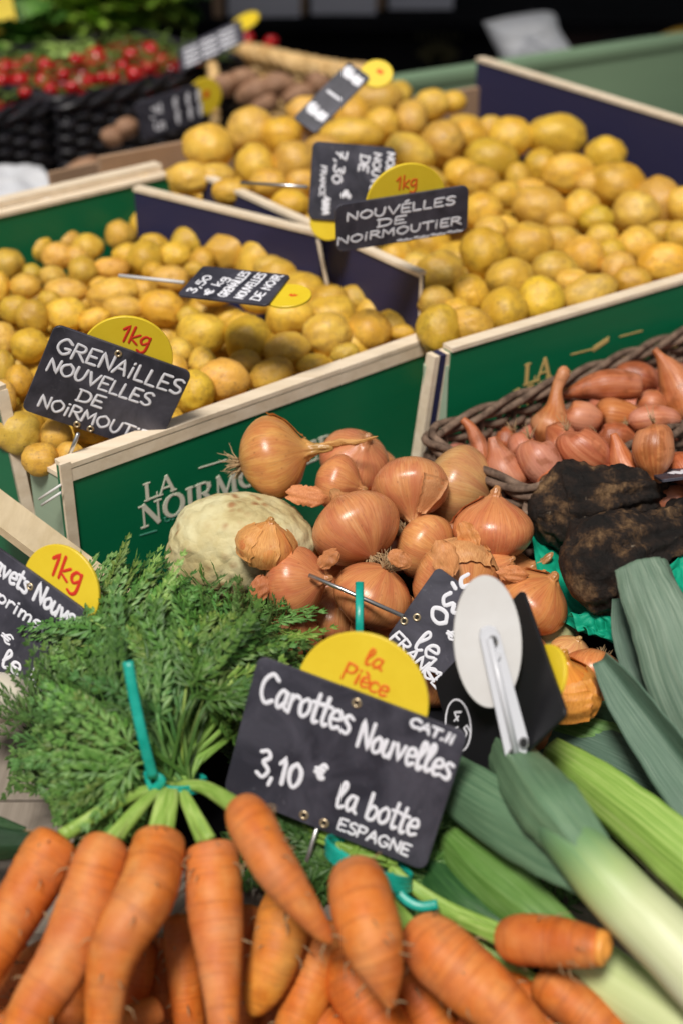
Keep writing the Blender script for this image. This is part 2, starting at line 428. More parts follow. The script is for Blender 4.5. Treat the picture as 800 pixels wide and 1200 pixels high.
# sloping-free stall table built of boards
tb = empty('market_table', (0, 1.0, 0.0)); prop(tb, 'weathered grey wooden stall table that carries the vegetables and crates', 'table')
yb = 0.26; k = 0
while yb < 2.28:
    b = MB(); wd = .118
    b.box((-1.5, yb, .742 if yb > .60 else .655), (3.0, 0, 0), (0, wd, 0), (0, 0, .028))
    link('plank', b.mesh('plank'), M['grey_wood'], tb, origin=(0, yb, .742)); yb += wd + .003; k += 1
for x in (-1.42, 1.36):
    for y in (.32, 2.15):
        b = MB(); b.box((x, y, .002), (.06, 0, 0), (0, .06, 0), (0, 0, .738 if y > 1 else .650)); link('leg', b.mesh('leg'), M['grey_wood'], tb, origin=(x, y, 0))
for y in (.315, 2.2):
    b = MB(); b.box((-1.45, y, .65 if y > 1 else .56), (2.9, 0, 0), (0, .02, 0), (0, 0, .09)); link('apron', b.mesh('apron'), M['grey_wood'], tb, origin=(0, y, .65))

o = bpy.data.objects.new('tmp', None)
b = MB(); nx_, ny_ = 70, 60; V_ = []; F2 = []
for i in range(nx_ + 1):
    for j in range(ny_ + 1):
        x_, y_ = -.52 + 1.04 * i / nx_, .42 + .62 * j / ny_
        V_.append((x_, y_, .776 - .082 * max(0, min(1, (.69 - y_) / .11)) + .006 * noise.noise(Vector((x_ * 9, y_ * 9, 0))) + .018 * max(0, (y_ - .6) / .4) * (1 if y_ < .98 else 0)))
for i in range(nx_):
    for j in range(ny_):
        q = i * (ny_ + 1) + j
        if not (V_[q][0] < -.165 and V_[q][1] > .63): F2.append((q, q + ny_ + 1, q + ny_ + 2, q + 1))
ln = link('gap_shade_sheet', mesh_from('gap_shade_sheet', V_, F2, True), M['leafdark'] if False else M['darkcloth'], origin=V_[0]); prop(ln, 'black sheet added under the carrots and onions as the shade in their gaps', 'cloth')  # black sheet added so gaps between the vegetables read as deep shade
aw = empty('added_shade_awning', (0, 3.2, 0)); prop(aw, 'unseen awning on four steel poles, added to shade the back of the stall', 'awning')  # awning added out of view to block sky light and darken the background
M['canvas'] = mat('added_awning_canvas', (.03, .07, .045), .8, .2); 
b = MB()
for i in range(12):
    y0, y1 = 1.75 + i * .40, 1.75 + (i + 1) * .40; z0, z1 = 2.35 + .05 * i + .02 * (i % 2), 2.35 + .05 * (i + 1) + .02 * ((i + 1) % 2)
    b.add([(-3.2, y0, z0), (3.2, y0, z0), (3.2, y1, z1), (-3.2, y1, z1)], [(0, 1, 2, 3)])
cv = link('canvas', b.mesh('canvas', True), M['canvas'], aw, origin=(0, 3.2, 0)); sdm = cv.modifiers.new('thickness', 'SOLIDIFY'); sdm.thickness = .004
for x in (-3.1, 3.1):
    for y in (1.78, 6.4):
        v, f, u = tube_data([(x, y, .001), (x, y, 2.35 if y < 2 else 2.92)], [.02, .02], seg=12, ref=(1, 0, 0)); link('pole', mesh_from('pole', v, f, True, u), M['steel'], aw, origin=(x, y, 0))
# ---------------------------------------------------------------- crates
ZT = .772
def board(name, a, bb, ztop, zbot, th, m, parent, cap=None, capw=.0, lean=0, inner=None, ztop2=None, cut0=0, cut1=0):
    """vertical board from a to bb (xy), outer face on the right-hand side of a->bb; cut0/cut1 slope the ends"""
    a = Vector((a[0], a[1], 0)); bb = Vector((bb[0], bb[1], 0)); t = (bb - a).normalized(); n = Vector((t.y, -t.x, 0))
    z1 = ztop if ztop2 is None else ztop2
    mb = MB()
    v = [a + Vector((0, 0, zbot)) + t * 0, bb + Vector((0, 0, zbot)), bb - t * cut1 + Vector((0, 0, z1)) + n * lean, a + t * cut0 + Vector((0, 0, ztop)) + n * lean]
    v2 = [q - n * th for q in v]
    mb.add(v + v2, [(0, 1, 2, 3), (7, 6, 5, 4), (0, 4, 5, 1), (1, 5, 6, 2), (2, 6, 7, 3), (3, 7, 4, 0)])
    me = mb.mesh(name)
    if inner: me.materials.append(m); me.materials.append(inner); me.polygons[1].material_index = 1
    o = link(name, me, m, parent, origin=v[0])
    if cap:
        mb = MB(); e = .0015
        p0 = a + t * cut0 + Vector((0, 0, ztop)) + n * (lean + e); d = (bb - t * cut1 + Vector((0, 0, z1)) + n * (lean + e)) - p0
        mb.box(p0, d, -n * (th + capw + 2 * e), (0, 0, .004))
        link('top_edge', mb.mesh('top_edge'), M[cap], parent, origin=p0)
        # bare end grain at both ends
    return o
def end_grain(a, z0, z1, t, th, parent, w=.003):
    mb = MB(); mb.box(Vector((a[0], a[1], z0)), t * w, Vector((-t.y, t.x, 0)) * (th + .002), (0, 0, z1 - z0))
    link('end_grain', mb.mesh('end_grain'), M['cream'], parent, origin=(a[0], a[1], z0))

def xy(p): return (p.x, p.y)
# crate A (front left)
F_ = PZ(75, 548, .92); R_ = PZ(500, 398, .92); B_ = PZ(163, 219, .968)
dF = (R_ - F_); dS = Vector((B_.x - R_.x, B_.y - R_.y, 0))
L_ = Vector((F_.x, F_.y, 0)) + dS; L_.z = .92
tF = Vector((dF.x, dF.y, 0)).normalized(); tS = dS.normalized()
ca = empty('potato_crate', (F_.x, F_.y, ZT)); prop(ca, 'green fronted wooden potato crate with silver printed name, behind the yellow onions', 'crate')
board('front_board', F_, R_, .918, ZT + .002, .012, M['green'], ca, cap='cream', inner=M['cream'])
nF = Vector((tF.y, -tF.x, 0))
def strip_on_front(o, t, n, L, z, h, m, name, parent, off=.0012):
    mb = MB(); p = Vector((o.x, o.y, z)) + n * off; mb.box(p, t * L, -n * .003, (0, 0, h)); link(name, mb.mesh(name), m, parent, origin=p)
# bare wood bevel under the top edge of the front board
strip_on_front(F_, tF, nF, dF.length, .9065, .0105, M['cream'], 'rim_strip', ca)
strip_on_front(F_ - tF * .0035, tF, nF, .009, ZT + .004, .148, M['cream'], 'end_strip', ca, .0016)
# right side board (navy, raised), ends before the corner
S0 = R_ + tS * .115; S1 = R_ + tS * (dS.length + .0)
pn1 = PZ(372, 270, .968)
board('side_board', (pn1.x, pn1.y), (B_.x, B_.y), .966, ZT + .002, .008, M['navy'], ca, cap='cream', cut0=-.012)
strip0 = Vector((pn1.x, pn1.y, 0))
# left side: green outer
lo = F_ + tS * .055
board('side_board', (L_.x, L_.y), (lo.x, lo.y), .955, ZT + .002, .008, M['green'], ca, cap='cream', cut1=.028)
mb = MB(); q0 = Vector((lo.x, lo.y, ZT + .003)); q1 = Vector((lo.x, lo.y, .955)) + tS * .028
mb.box(q0 - nF * .0, tS * -.003 * -1, Vector((tF.x, tF.y, 0)) * .010, q1 - q0); link('end_grain', mb.mesh('end_grain'), M['cream'], ca, origin=q0)
# light green corner boards
board('corner_board', (F_ + tS * .056 + tF * .004)[:2], (F_ + tF * .004 + tS * .004)[:2], .905, ZT + .002, .006, M['palegreen'], ca, cap='cream')
# back board green interior with a wide bare rim
bk0 = PZ(192, 205, .962); bk1 = bk0 - tF * .55
board('back_board', (bk0.x, bk0.y), (bk1.x, bk1.y), .962, ZT + .002, .010, M['green'], ca, cap='cream', capw=.0)
mb = MB(); pk = Vector((bk0.x, bk0.y, .9665)) - nF * .002; mb.box(pk, -tF * .56, -nF * .015, (0, 0, .007)); link('back_rail', mb.mesh('back_rail'), M['cream'], ca, origin=pk)
mb = MB(); mb.box(Vector((F_.x, F_.y, ZT + .002)) - nF * .013, tF * dF.length * .98, tS * dS.length, (0, 0, .006)); link('bottom', mb.mesh('bottom'), M['cream'], ca, origin=F_)

# crate B (back right)
FB = PZ(528, 410, .94); RB = PZ(1000, 265, .945); BB = PZ(565, 68, 1.0)
tB = (RB - FB); LB = tB.length; tB = Vector((tB.x, tB.y, 0)).normalized(); nB = Vector((tB.y, -tB.x, 0))
sB = Vector((BB.x - RB.x, BB.y - RB.y, 0)); LS = sB.length; sB.normalize()
cb = empty('potato_crate', (FB.x, FB.y, ZT)); prop(cb, 'larger potato crate with gold printed dark green front, behind the shallot basket', 'crate')
board('front_board', FB, RB, .938, ZT + .002, .010, M['green'], cb, cap='cream', inner=M['cream'])
board('side_board', RB, BB, .998, ZT + .002, .010, M['navy'], cb, cap='cream')
LBc = Vector((FB.x, FB.y, 0)) + sB * LS
board('back_board', (BB.x, BB.y), (LBc.x - tB.x * .03, LBc.y - tB.y * .03), .965, ZT + .002, .008, M['tan'], cb)
p2a = PZ(491, 322, .965); p2b = PZ(236, 206, .975)
board('side_board', (p2b.x, p2b.y), (p2a.x, p2a.y), .973, ZT + .002, .007, M['navy'], cb, cap='cream', ztop2=.963)
q = Vector((p2a.x, p2a.y, ZT + .003)); mb = MB(); mb.box(q, (.003, -.001, 0), (0, .008, 0), (0, 0, .189)); link('end_grain', mb.mesh('end_grain'), M['cream'], cb, origin=q)
board('corner_board', (FB - tB * .028 + Vector((0, .015, 0)))[:2], (FB - tB * .002)[:2], .925, ZT + .002, .006, M['palegreen'], cb)
# slanted double end boards beside the front board
for off, mm in ((-.004, 'cream'), (-.0095, 'navy'), (-.0165, 'cream')):
    mb = MB(); q0 = Vector((FB.x, FB.y, .9365)) + tB * off - nB * .001; mb.box(q0, tB * .0055, -nB * .012, Vector((-.017, -.003, -.16))); link('corner_strip', mb.mesh('corner_strip'), M[mm], cb, origin=q0)
mb = MB(); mb.box(Vector((FB.x, FB.y, ZT + .002)) - nB * .012, tB * LB, sB * LS * .98, (0, 0, .006)); link('bottom', mb.mesh('bottom'), M['cream'], cb, origin=FB)
# staples on crate A side
for i in range(2):
    pts = [P(46 + i * 3, 585 + i * 7, 1.10), P(72, 568 + i * 9, 1.09)]
    v, f, u = tube_data(np.array([tuple(p) for p in pts]), [.0011] * 2, seg=6); o = link('staple', mesh_from('staple', v, f, True, u), M['whiteplastic'], ca, origin=pts[0])
# staple lines on navy side
v0 = PZ(372, 272, .962); 
for (a, c) in (((371, 270), (384, 336)),):
    p0 = P(a[0], a[1], depth(pn1) - .004); p1 = P(c[0], c[1], depth(pn1) - .010)
    v, f, u = tube_data(np.array([tuple(p0), tuple(p1)]), [.0022] * 2, seg=6, flat=.5); link('end_grain', mesh_from('end_grain', v, f, True, u), M['cream'], ca, origin=p0)

# ================================================================ lettering
GL = {
'G': (8, "~7,8 4,10 1,7 1,3 4,0 7,2 7,4|7,4 4.5,4"), 'R': (7, "1,0 1,10|~1,10 5,9.5 6,7.5 4.5,5.5 1,5|3,5 7,0"),
'E': (6.5, "6,10 1,10 1,0 6,0|1,5 5,5"), 'N': (7.5, "1,0 1,10 6.5,0 6.5,10"), 'A': (7.5, "0.5,0 4,10 7,0|2,3.5 6,3.5"),
'I': (3, "1.5,0 1.5,7|1.5,9.6 1.7,9.9"), 'L': (6, "1,10 1,0 5.5,0"), 'S': (6.5, "~6,9 4,10 1.5,8.5 2,6 5,4.5 6,2 4,0 1,1"),
'O': (8, "~4,10 1,7.5 1,3 4,0 7,3 7,7.5 4,10"), 'U': (7.5, "~1,10 1,3 3.5,0 6,2.5 6.5,10"), 'V': (7.5, "0.5,10 3.8,0 7,10"),
'D': (7.5, "1,0 1,10|~0,10 5,9.5 7,5.5 5.5,1 0.5,0"), 'M': (9, "1,0 1.5,10 4.5,3 7.5,10 8,0"), 'T': (7, "0,10 7,10|3.5,10 3.5,0"),
'P': (7, "1,0 1,10|~1,10 5.5,9.5 6,7 4.5,5 1,5"), 'C': (7.5, "~7,8.5 4,10 1,7 1,3 4,0 7,1.5"), 'F': (6, "6,10 1,10 1,0|1,5.5 5,5.5"),
'a': (6, "~5,5.5 2.5,6 0.8,3 2.5,0.2 5,3|~5,6 5,1.5 6.3,0.3"), 'r': (4.5, "1,6 1,0|~1,3.5 2.5,6 4.5,5.5"),
'o': (5.5, "~3,6 0.8,4 1.2,1 3,0 5,2 4.6,5 3,6"), 't': (4, "~2,9.5 1.8,2 2.6,0 4,.8|0,6.5 4.4,6.5"),
'e': (5.3, "~0.8,3 4.8,3.6 4,6 1.6,5.5 0.8,2.5 2.4,0 5,1"), 's': (5, "~4.5,5.5 2.5,6 1.2,4.6 4,2.4 3.5,0.3 0.8,0.5"),
'n': (6, "1,6 1,0|~1,3.5 3,6 4.8,5 4.8,0"), 'u': (6, "~1,6 1,1.5 2.8,0 4.8,2.5|4.8,6 4.8,0"), 'v': (5.5, "0.5,6 2.8,0 5,6"),
'l': (4, "~1,3 3.4,8 2.2,10 1.2,8 1.4,1.5 2.5,0 4,1.2"), 'b': (5.5, "1,10 1,0.5|~1,3 3,5.5 5,4 4.6,1 2.5,0 1,1"),
'p': (5.5, "1,6 1,-4|~1,4 3,6 5,4 4,0.5 1,0.5"), 'i': (2.6, "1.3,6 1.3,0|1.3,8.2 1.5,8.5"),
'c': (5, "~4.6,5 2.8,6 0.8,4 1,1 3,0 4.8,.8"), 'k': (5.5, "1,10 1,0|5,6 1,2.8 5.2,0"),
'g': (6, "~5,5.5 2.5,6 0.8,3.4 2.5,1 5,3|~5,6 5,-2 3,-4 0.8,-3"), 'm': (8.5, "1,6 1,0|~1,3.5 2.6,6 4,5 4,0|~4,3.5 5.8,6 7.3,5 7.3,0"),
'\u00e8': (5.3, "~0.8,3 4.8,3.6 4,6 1.6,5.5 0.8,2.5 2.4,0 5,1|1.4,9 3.4,7.6"),
'\u00e9': (6.5, "6,10 1,10 1,0 6,0|1,5 5,5|2.5,13 4.5,14"),
'1': (5, "1,7 3.5,10 3.5,0"), '3': (6.5, "~1,9 4,10 5.5,8 3,5.5 6,3 4,0 0.8,1"), '0': (7, "~3.5,9 1,6.5 1.2,2.5 3.5,0 6,2.5 6,6.5 3.5,9"),
'7': (6.5, "0.5,10 6,10 2.5,0|1.5,5 5.5,5"), '4': (6.5, "4,10 1,3.5 6,3.5|4.5,6 4.5,0"), '5': (6.5, "5.5,10 1.8,10 1.5,6 |~1.5,6 4.5,6.5 5.6,3 4,0 1,.6"),
',': (3, "1.6,0.8 0.8,-2"), '.': (3, "1.4,0.2 1.7,0.5"), '\u20ac': (6.5, "~6,8.5 4,9.5 2,6 2,3 4,.5 6,1.5|0,6 5,6|0,3.6 4.5,3.6"),
'x': (5, "0.6,6 4.6,0|4.6,6 0.6,0"), ' ': (4, ""), '/': (5, "0.5,0 4,10"), '-': (4, "0.5,4 3.5,4"),
'~': (9, "~0,3 1,7 2,1 3,7 4,1 5,7 6,1 7,7 8,2"),     # unreadable scribble
'#': (12, "~0,5 1,8 2,2 2.6,9 4,1 5,6 6,1 7,8 8,1 9,5 10,2 11,5"),
}
def text_strokes(s, jit=.25, slant=0.0, seed=1):
    rr = random.Random(seed); x = 0; out = []
    for ch in s:
        adv, st = GL[ch]
        dy = rr.uniform(-jit, jit)
        for part in st.split('|'):
            part = part.strip()
            if not part: continue
            sm = part[0] == '~'; pts = [tuple(float(q) for q in a.split(',')) for a in part.lstrip('~').split()]
            pts = [(x + a + rr.uniform(-jit, jit) * .5 + slant * c, c + dy + rr.uniform(-jit, jit) * .5) for a, c in pts]
            if sm: pts = [tuple(q) for q in catmull(pts, 4 * len(pts))]
            out.append(pts)
        x += adv + .35
    return out, x
def ribbon(mb, pts, w, h, lay, fr):
    """raised rounded ribbon of chalk ink, pts in label metres; fr maps (u, v, n) -> world"""
    p = [np.array(q) for q in pts]
    if len(p) < 2: return
    dense = [p[0]]
    for a, c in zip(p[:-1], p[1:]):
        m = max(1, int(np.linalg.norm(c - a) / (w * 1.2)))
        for i in range(1, m + 1): dense.append(a + (c - a) * i / m)
    p = dense; n = len(p)
    T = [p[min(i + 1, n - 1)] - p[max(i - 1, 0)] for i in range(n)]
    T = [q / (np.linalg.norm(q) + 1e-9) for q in T]
    p = [p[0] - T[0] * w * .45] + [p[0] - T[0] * w * .2] + p + [p[-1] + T[-1] * w * .2] + [p[-1] + T[-1] * w * .45]; T = [T[0]] * 2 + T + [T[-1]] * 2
    n = len(p); V = []; Fc = []
    for i in range(n):
        ww = w * (.35 if i in (0, n - 1) else .82 if i in (1, n - 2) else 1.0) * (1 + .10 * math.sin(i * .35 + lay))
        s = np.array((-T[i][1], T[i][0]))
        for k, (a, hh) in enumerate(((-.5, 0.0), (-.34, .8), (0, 1), (.34, .8), (.5, 0.0))):
            q = p[i] + s * a * ww; V.append(fr(q[0], q[1], hh * h * (1 + .07 * (lay % 5)) + .00005))
    for i in range(n - 1):
        for k in range(4):
            a = i * 5 + k; Fc.append((a, a + 5, a + 6, a + 1))
    mb.add(V, Fc)

class Label:
    def __init__(s, TL, TR, BL, d0, btilt, name='price_sign', label='', th=.0022, group=None, afix=None):
        """corners in photo pixels; depth of TL d0, of BL d0+btilt; TR solved so the plate is a rectangle"""
        if btilt is None:
            dt = (TR[0] - TL[0]) * (BL[0] - TL[0]) + (TR[1] - TL[1]) * (BL[1] - TL[1]); ab = -dt * (d0 / FX) ** 2; btilt = math.sqrt(abs(ab)) + 1e-4; afix = ab / btilt
        o = P(TL[0], TL[1], d0); v = P(BL[0], BL[1], d0 + btilt) - o
        best = None
        for i in range(-400, 401):
            a = i * .001; u = P(TR[0], TR[1], d0 + a) - o
            c = abs(u.normalized().dot(v.normalized())) + abs(a) * .02
            if best is None or c < best[0]: best = (c, u)
        u = best[1] if afix is None else P(TR[0], TR[1], d0 + afix) - o
        s.W = u.length; s.H = v.length; s.o = o; s.u = u.normalized(); v = v - s.u * v.dot(s.u); s.v = v.normalized()
        s.n = s.v.cross(s.u)
        if s.n.dot(CAM - o) < 0: s.n = -s.n
        s.th = th
        s.root = empty(name, s.fr(s.W / 2, -s.H, -th / 2)); prop(s.root, label, 'price sign', group)
        s.k = 0
    def fr(s, x, y, n=0):      # x right, y up (negative inside)
        return s.o + s.u * x - s.v * y + s.n * n
    def plate(s, mt='slate', rad=.006):
        pts = []
        for cx, cy, a0 in ((s.W - rad, -rad, 0), (rad, -rad, 90), (rad, -s.H + rad, 180), (s.W - rad, -s.H + rad, 270)):
            for i in range(5):
                a = math.radians(a0 + 22.5 * i); pts.append((cx + rad * math.cos(a), cy + rad * math.sin(a)))
        s.prism(pts, -s.th, 0, 'plate', mt); return s
    def prism(s, pts, n0, n1, name, mt, parent=None, bev=.0004):
        cx = sum(p[0] for p in pts) / len(pts); cy = sum(p[1] for p in pts) / len(pts)
        V = [s.fr(x, y, n0) for x, y in pts] + [s.fr(x, y, n1 - bev) for x, y in pts]
        for x, y in pts:
            d = math.hypot(x - cx, y - cy) + 1e-9; f = 1 - bev * 1.2 / d; V.append(s.fr(cx + (x - cx) * f, cy + (y - cy) * f, n1))
        N = len(pts); Fc = [tuple(reversed(range(N))), tuple(range(2 * N, 3 * N))]
        for i in range(N):
            j = (i + 1) % N; Fc += [(i, j, N + j, N + i), (N + i, N + j, 2 * N + j, 2 * N + i)]
        me = mesh_from(name, V, Fc, False); o = link(name, me, M[mt], parent or s.root, origin=V[0]); return o
    def disc(s, cu, cv, r, text=None, mt='yellow', tm='red', tsize=.35, n=-.0025, rot=0, tdy=.35, textp=None):
        cx, cy = cu * s.W, -cv * s.H
        pts = [(cx + r * math.cos(2 * math.pi * i / 48), cy + r * math.sin(2 * math.pi * i / 48)) for i in range(48)]
        d = s.prism(pts, -s.th + n - .0002, n - .0002, 'disc', mt)
        if text:
            mb = MB()
            for j, (tx, ox, oy, hh) in enumerate(textp or [(text, 0, tdy, tsize)]):
                st, wd = text_strokes(tx, .1, .1, 3 + j); sc = hh * r / 10
                for q in st:
                    s.k += 1; c_, s_ = math.cos(math.radians(rot)), math.sin(math.radians(rot))
                    pp = []
                    for a, bq in q:
                        X = (a - wd / 2) * sc; Y = bq * sc
                        pp.append((cx + ox * r + X * c_ - Y * s_, cy + oy * r + X * s_ + Y * c_))
                    ribbon(mb, pp, hh * r * .15, .0002, s.k, lambda x, y, h: s.fr(x, y, n + h))
            link('lettering', mb.mesh('lettering', True), M[tm], s.root, origin=mb.v[0])
        return s
    def line(s, text, u0, v0, u1, v1, h, wt=.16, jit=.3, slant=.05, seed=1, mb=None):
        """baseline from (u0,v0) to (u1,v1) in plate fractions; h = cap height as fraction of plate height"""
        st, wd = text_strokes(text, jit, slant, seed)
        A = np.array((u0 * s.W, -v0 * s.H)); B2 = np.array((u1 * s.W, -v1 * s.H)); L = np.linalg.norm(B2 - A); t = (B2 - A) / L; nn = np.array((-t[1], t[0])); hh = h * s.H / 10; sx = L / wd
        own = mb is None; mb = mb or MB()
        for q in st:
            s.k += 1
            ribbon(mb, [tuple(A + t * a * sx + nn * c * hh) for a, c in q], wt * h * s.H, .0002, s.k, lambda x, y, n: s.fr(x, y, n))
        if own: link('lettering', mb.mesh('lettering', True), M['chalk'], s.root, origin=mb.v[0])
        return s
    def eyelet(s, u, v, r=.0032):
        mb = MB(); c = np.array((u * s.W, -v * s.H)); V = []; Fc = []
        prof = ((1.0, 0), (.9, .0007), (.6, .0007), (.45, .0001), (.42, -.001))
        for i in range(16):
            a = 2 * math.pi * i / 16
            for q, h in prof: V.append(s.fr(c[0] + math.cos(a) * r * q, c[1] + math.sin(a) * r * q, h + .0001))
        for i in range(16):
            j = (i + 1) % 16
            for k in range(4): Fc.append((i * 5 + k, j * 5 + k, j * 5 + k + 1, i * 5 + k + 1))
        mb.add(V, Fc); e = link('eyelet', mb.mesh('eyelet', True), M['brass'], s.root, origin=V[0])
        pts = [(c[0] + r * .44 * math.cos(2 * math.pi * i / 10), c[1] + r * .44 * math.sin(2 * math.pi * i / 10)) for i in range(10)]
        s.prism(pts, .00004, .0002, 'eyelet_hole', 'darkhole', bev=.00005)
        return s
    def smudge(s): return s
def rod(name, pts, r, m, parent=None, seg=8, n=None, **kw):
    a = np.array([tuple(p) for p in pts]); 
    if n: a = catmull(a, n)
    v, f, u = tube_data(a, [r] * len(a) if not callable(r) else [r(i / (len(a) - 1)) for i in range(len(a))], seg=seg, **kw)
    return link(name, mesh_from(name, v, f, True, u), m, parent, origin=a[0])

# carrot sign
s1 = Label((303, 768), (548, 860), (257, 925), .865, None, label='black chalk sign for new carrots at 3,10 with yellow disc reading la Piece').plate()
s1.disc(.50, .04, 79 / FX * .87, 'x', tm='orange', textp=[('la', .02, .52, .27), ('Pi\u00e8ce', -.02, .17, .27)], rot=-4)
s1.line('Carottes', .045, .29, .50, .30, .21, .13, .3).line('Nouvelles', .535, .345, .985, .345, .19, .135, .3)
s1.line('3,10', .125, .80, .35, .79, .19, .155, .2, 0, 5).line('\u20ac', .395, .66, .445, .66, .11, .26, .1)
s1.line('la botte', .52, .80, .915, .80, .19, .125, .3, .05, 7).line('ESPAGNE', .56, .945, .91, .945, .08, .21, .3)
s1.line('CAT.II', .74, .085, .95, .105, .06, .34, .4)
s1.eyelet(.49, .07).eyelet(.40, .945).eyelet(.50, .945)
rod('skewer', [s1.fr(s1.W * .47, -s1.H, -.004), s1.fr(s1.W * .45, -s1.H - .07, -.01)], .0016, M['steel'], s1.root)

# grenailles sign
s2 = Label((65, 380), (226, 437), (12, 475), 1.072, None, label='chalk sign reading Grenailles Nouvelles de Noirmoutier with yellow 1Kg disc').plate()
s2.disc(.54, .10, 55 / FX * 1.072, 'x', textp=[('1kg', .0, .38, .40)], rot=4)
s2.line('GRENAILLES', .06, .28, .985, .28, .165, .165, .35, .05, 2).line('NOUVELLES', -.0 + .05, .49, .82, .51, .145, .18, .35, .05, 4)
s2.line('DE', .32, .70, .52, .70, .13, .19, .3).line('NOIRMOUTIER', .085, .90, 1.0, .915, .135, .18, .35, .03, 5)
s2.eyelet(.47, .07, .0030).eyelet(.40, .96, .0030).eyelet(.50, .96, .0030)
rod('skewer', [P(92, 508, 1.09), P(77, 545, 1.11)], .0016, M['steel'], s2.root)

# nouvelles sign, crate B
s3 = Label((393, 241), (549, 217), (393, 296), 1.21, None, label='chalk sign reading Nouvelles de Noirmoutier with yellow disc, in the back potato crate').plate()
s3.disc(.53, .22, 50 / FX * 1.22, 'x', tm='orange', textp=[('1kg', 0, .40, .32)], rot=0)
s3.line('NOUV\u00e9LLES', .07, .36, .90, .36, .17, .26, .35).line('DE', .30, .59, .53, .59, .15, .26, .3)
s3.line('NOIRMOUTIER', .0, .84, .95, .81, .16, .24, .35, .05, 3).line('####', .45, .99, .97, .985, .07, .3, .3)

# sign with rotated writing
def vline(s, text, u0, v0, u1, v1, h, **kw): return s.line(text, u0, v0, u1, v1, h, **kw)
s4 = Label((367, 165), (464, 173), (357, 256), 1.32, None, label='black chalk sign turned on its side, behind the Noirmoutier sign in the back crate').plate()
s4.line('7,30', .30, .08, .26, .52, .13, wt=.2).line('\u20ac', .38, .60, .38, .70, .12, wt=.25).line('~', .15, .70, .15, .95, .16, wt=.2)
s4.line('DE', .58, .12, .56, .34, .12, wt=.22).line('NOUVELLES', .62 + .12, .08, .71, .94, .10, wt=.24).line('NOIRMOUTIER', .90, .06, .87, .96, .10, wt=.24).line('FRANCE', .12, .3, .12, .7, .07, wt=.25)
rod('skewer', [P(283, 214, 1.36), P(360, 219, 1.325)], .0018, M['steel'], s4.root)
s4.disc(.25, 1.02, 22 / FX * 1.3, None)

# leaning back sign in crate A
s5 = Label((238, 311), (341, 322), (208, 345), 1.22, -.040, label='small chalk sign lying nearly flat on the small potatoes with its rod pointing left').plate(rad=.004)
for i, (a, t) in enumerate(((.16, '3,50'), (.34, '\u20ac kg'), (.52, 'GRENAILLES'), (.70, 'NOUVELLES'), (.88, 'DE NOIR'))):
    s5.line(t, a + .0, .92, a + .05, .06 if len(t) > 5 else .3, .15, wt=.22, seed=i, jit=.4)
s5.disc(1.10, .55, 27 / FX * 1.21, 'x', textp=[('#', .3, -.1, .30)], rot=20, tm='orange')
rod('skewer', [P(140, 323, 1.25), P(216, 331, 1.222)], .0017, M['whiteplastic'], s5.root)

# tilted sign at the top
s6 = Label((408, 72), (434, 90), (344, 138), 1.50, -.02, label='small tilted chalk sign with pointed yellow disc above the back potatoes').plate(rad=.004)
for i, (v0) in enumerate((.14, .46, .78)): s6.line('#~' if i != 1 else '-', .0 + .1, v0 + .08, .9, v0 + .08, .20, wt=.2, seed=i)
s6.disc(1.02, -.10, 19 / FX * 1.5, 'x', textp=[('~', .1, .0, .5)], tm='orange')

# sign beside black basket
s7 = Label((158, 122), (231, 98), (163, 166), 1.85, None, label='chalk sign with a yellow disc on its right, in front of the black tomato basket').plate(rad=.004)
for i, u0 in enumerate((.22, .56, .76, .93)): s7.line('##' if i else '7,5', u0 + .02, .15, u0 - .02 + .03, .90, .16 if i else .25, wt=.24, seed=i)
s7.disc(1.10, .42, 22 / FX * 1.85, 'x', textp=[('~', .3, .0, .5)], tm='orange', rot=60)
s8 = Label((208, 57), (282, 22), (180, 92), 2.15, -.03, afix=-.02, label='far chalk sign leaning on the rim of the black basket').plate(rad=.004)
for i, v0 in enumerate((.30, .52, .74, .95)): s8.line('###', .08, v0, .92, v0, .15, wt=.24, seed=i)
s8.disc(1.05, .1, 18 / FX * 2.15, None)

# onion sign
s9 = Label((512, 664), (600, 728), (452, 748), .99, .010, label='black chalk sign for onions, leaning behind the pale round plate').plate(rad=.004)
s9.line('3,30', .85, .30 - .25, .28, .62 - .12, .26, wt=.17) if False else None
# writing runs down-right on this plate: u grows to the right edge
s9.line('3,30', .62, .06, .28, .40, .26, wt=.16) if False else None
def px_line(s, text, p0, p1, hpx, wt=.16, seed=1, jit=.25, flip=1):
    a = P_plane(p0[0], p0[1], s.o, s.n) - s.o; c = P_plane(p1[0], p1[1], s.o, s.n) - s.o
    s.line(text, a.dot(s.u) / s.W, a.dot(s.v) / s.H, c.dot(s.u) / s.W, c.dot(s.v) / s.H, hpx / FX * depth(s.o) / s.H, wt=wt, seed=seed, jit=jit)
px_line(s9, '3,30', (548, 670), (500, 722), 24, .2)      # upside reading, as the plate is turned
px_line(s9, '\u20ac', (520, 745), (530, 752), 12, .22)
px_line(s9, 'le', (482, 757), (508, 775), 26, .15)
px_line(s9, 'k', (492, 785), (510, 800), 22, .16)
px_line(s9, 'FRANCE', (455, 748), (512, 808), 15, .2)
s9.eyelet(.14, .60, .0030).eyelet(.05, .72, .0030)
rod('skewer', [P(362, 674, 1.015), P(400, 690, 1.01), P(472, 722, .995)], .0016, M['steel'], s9.root)

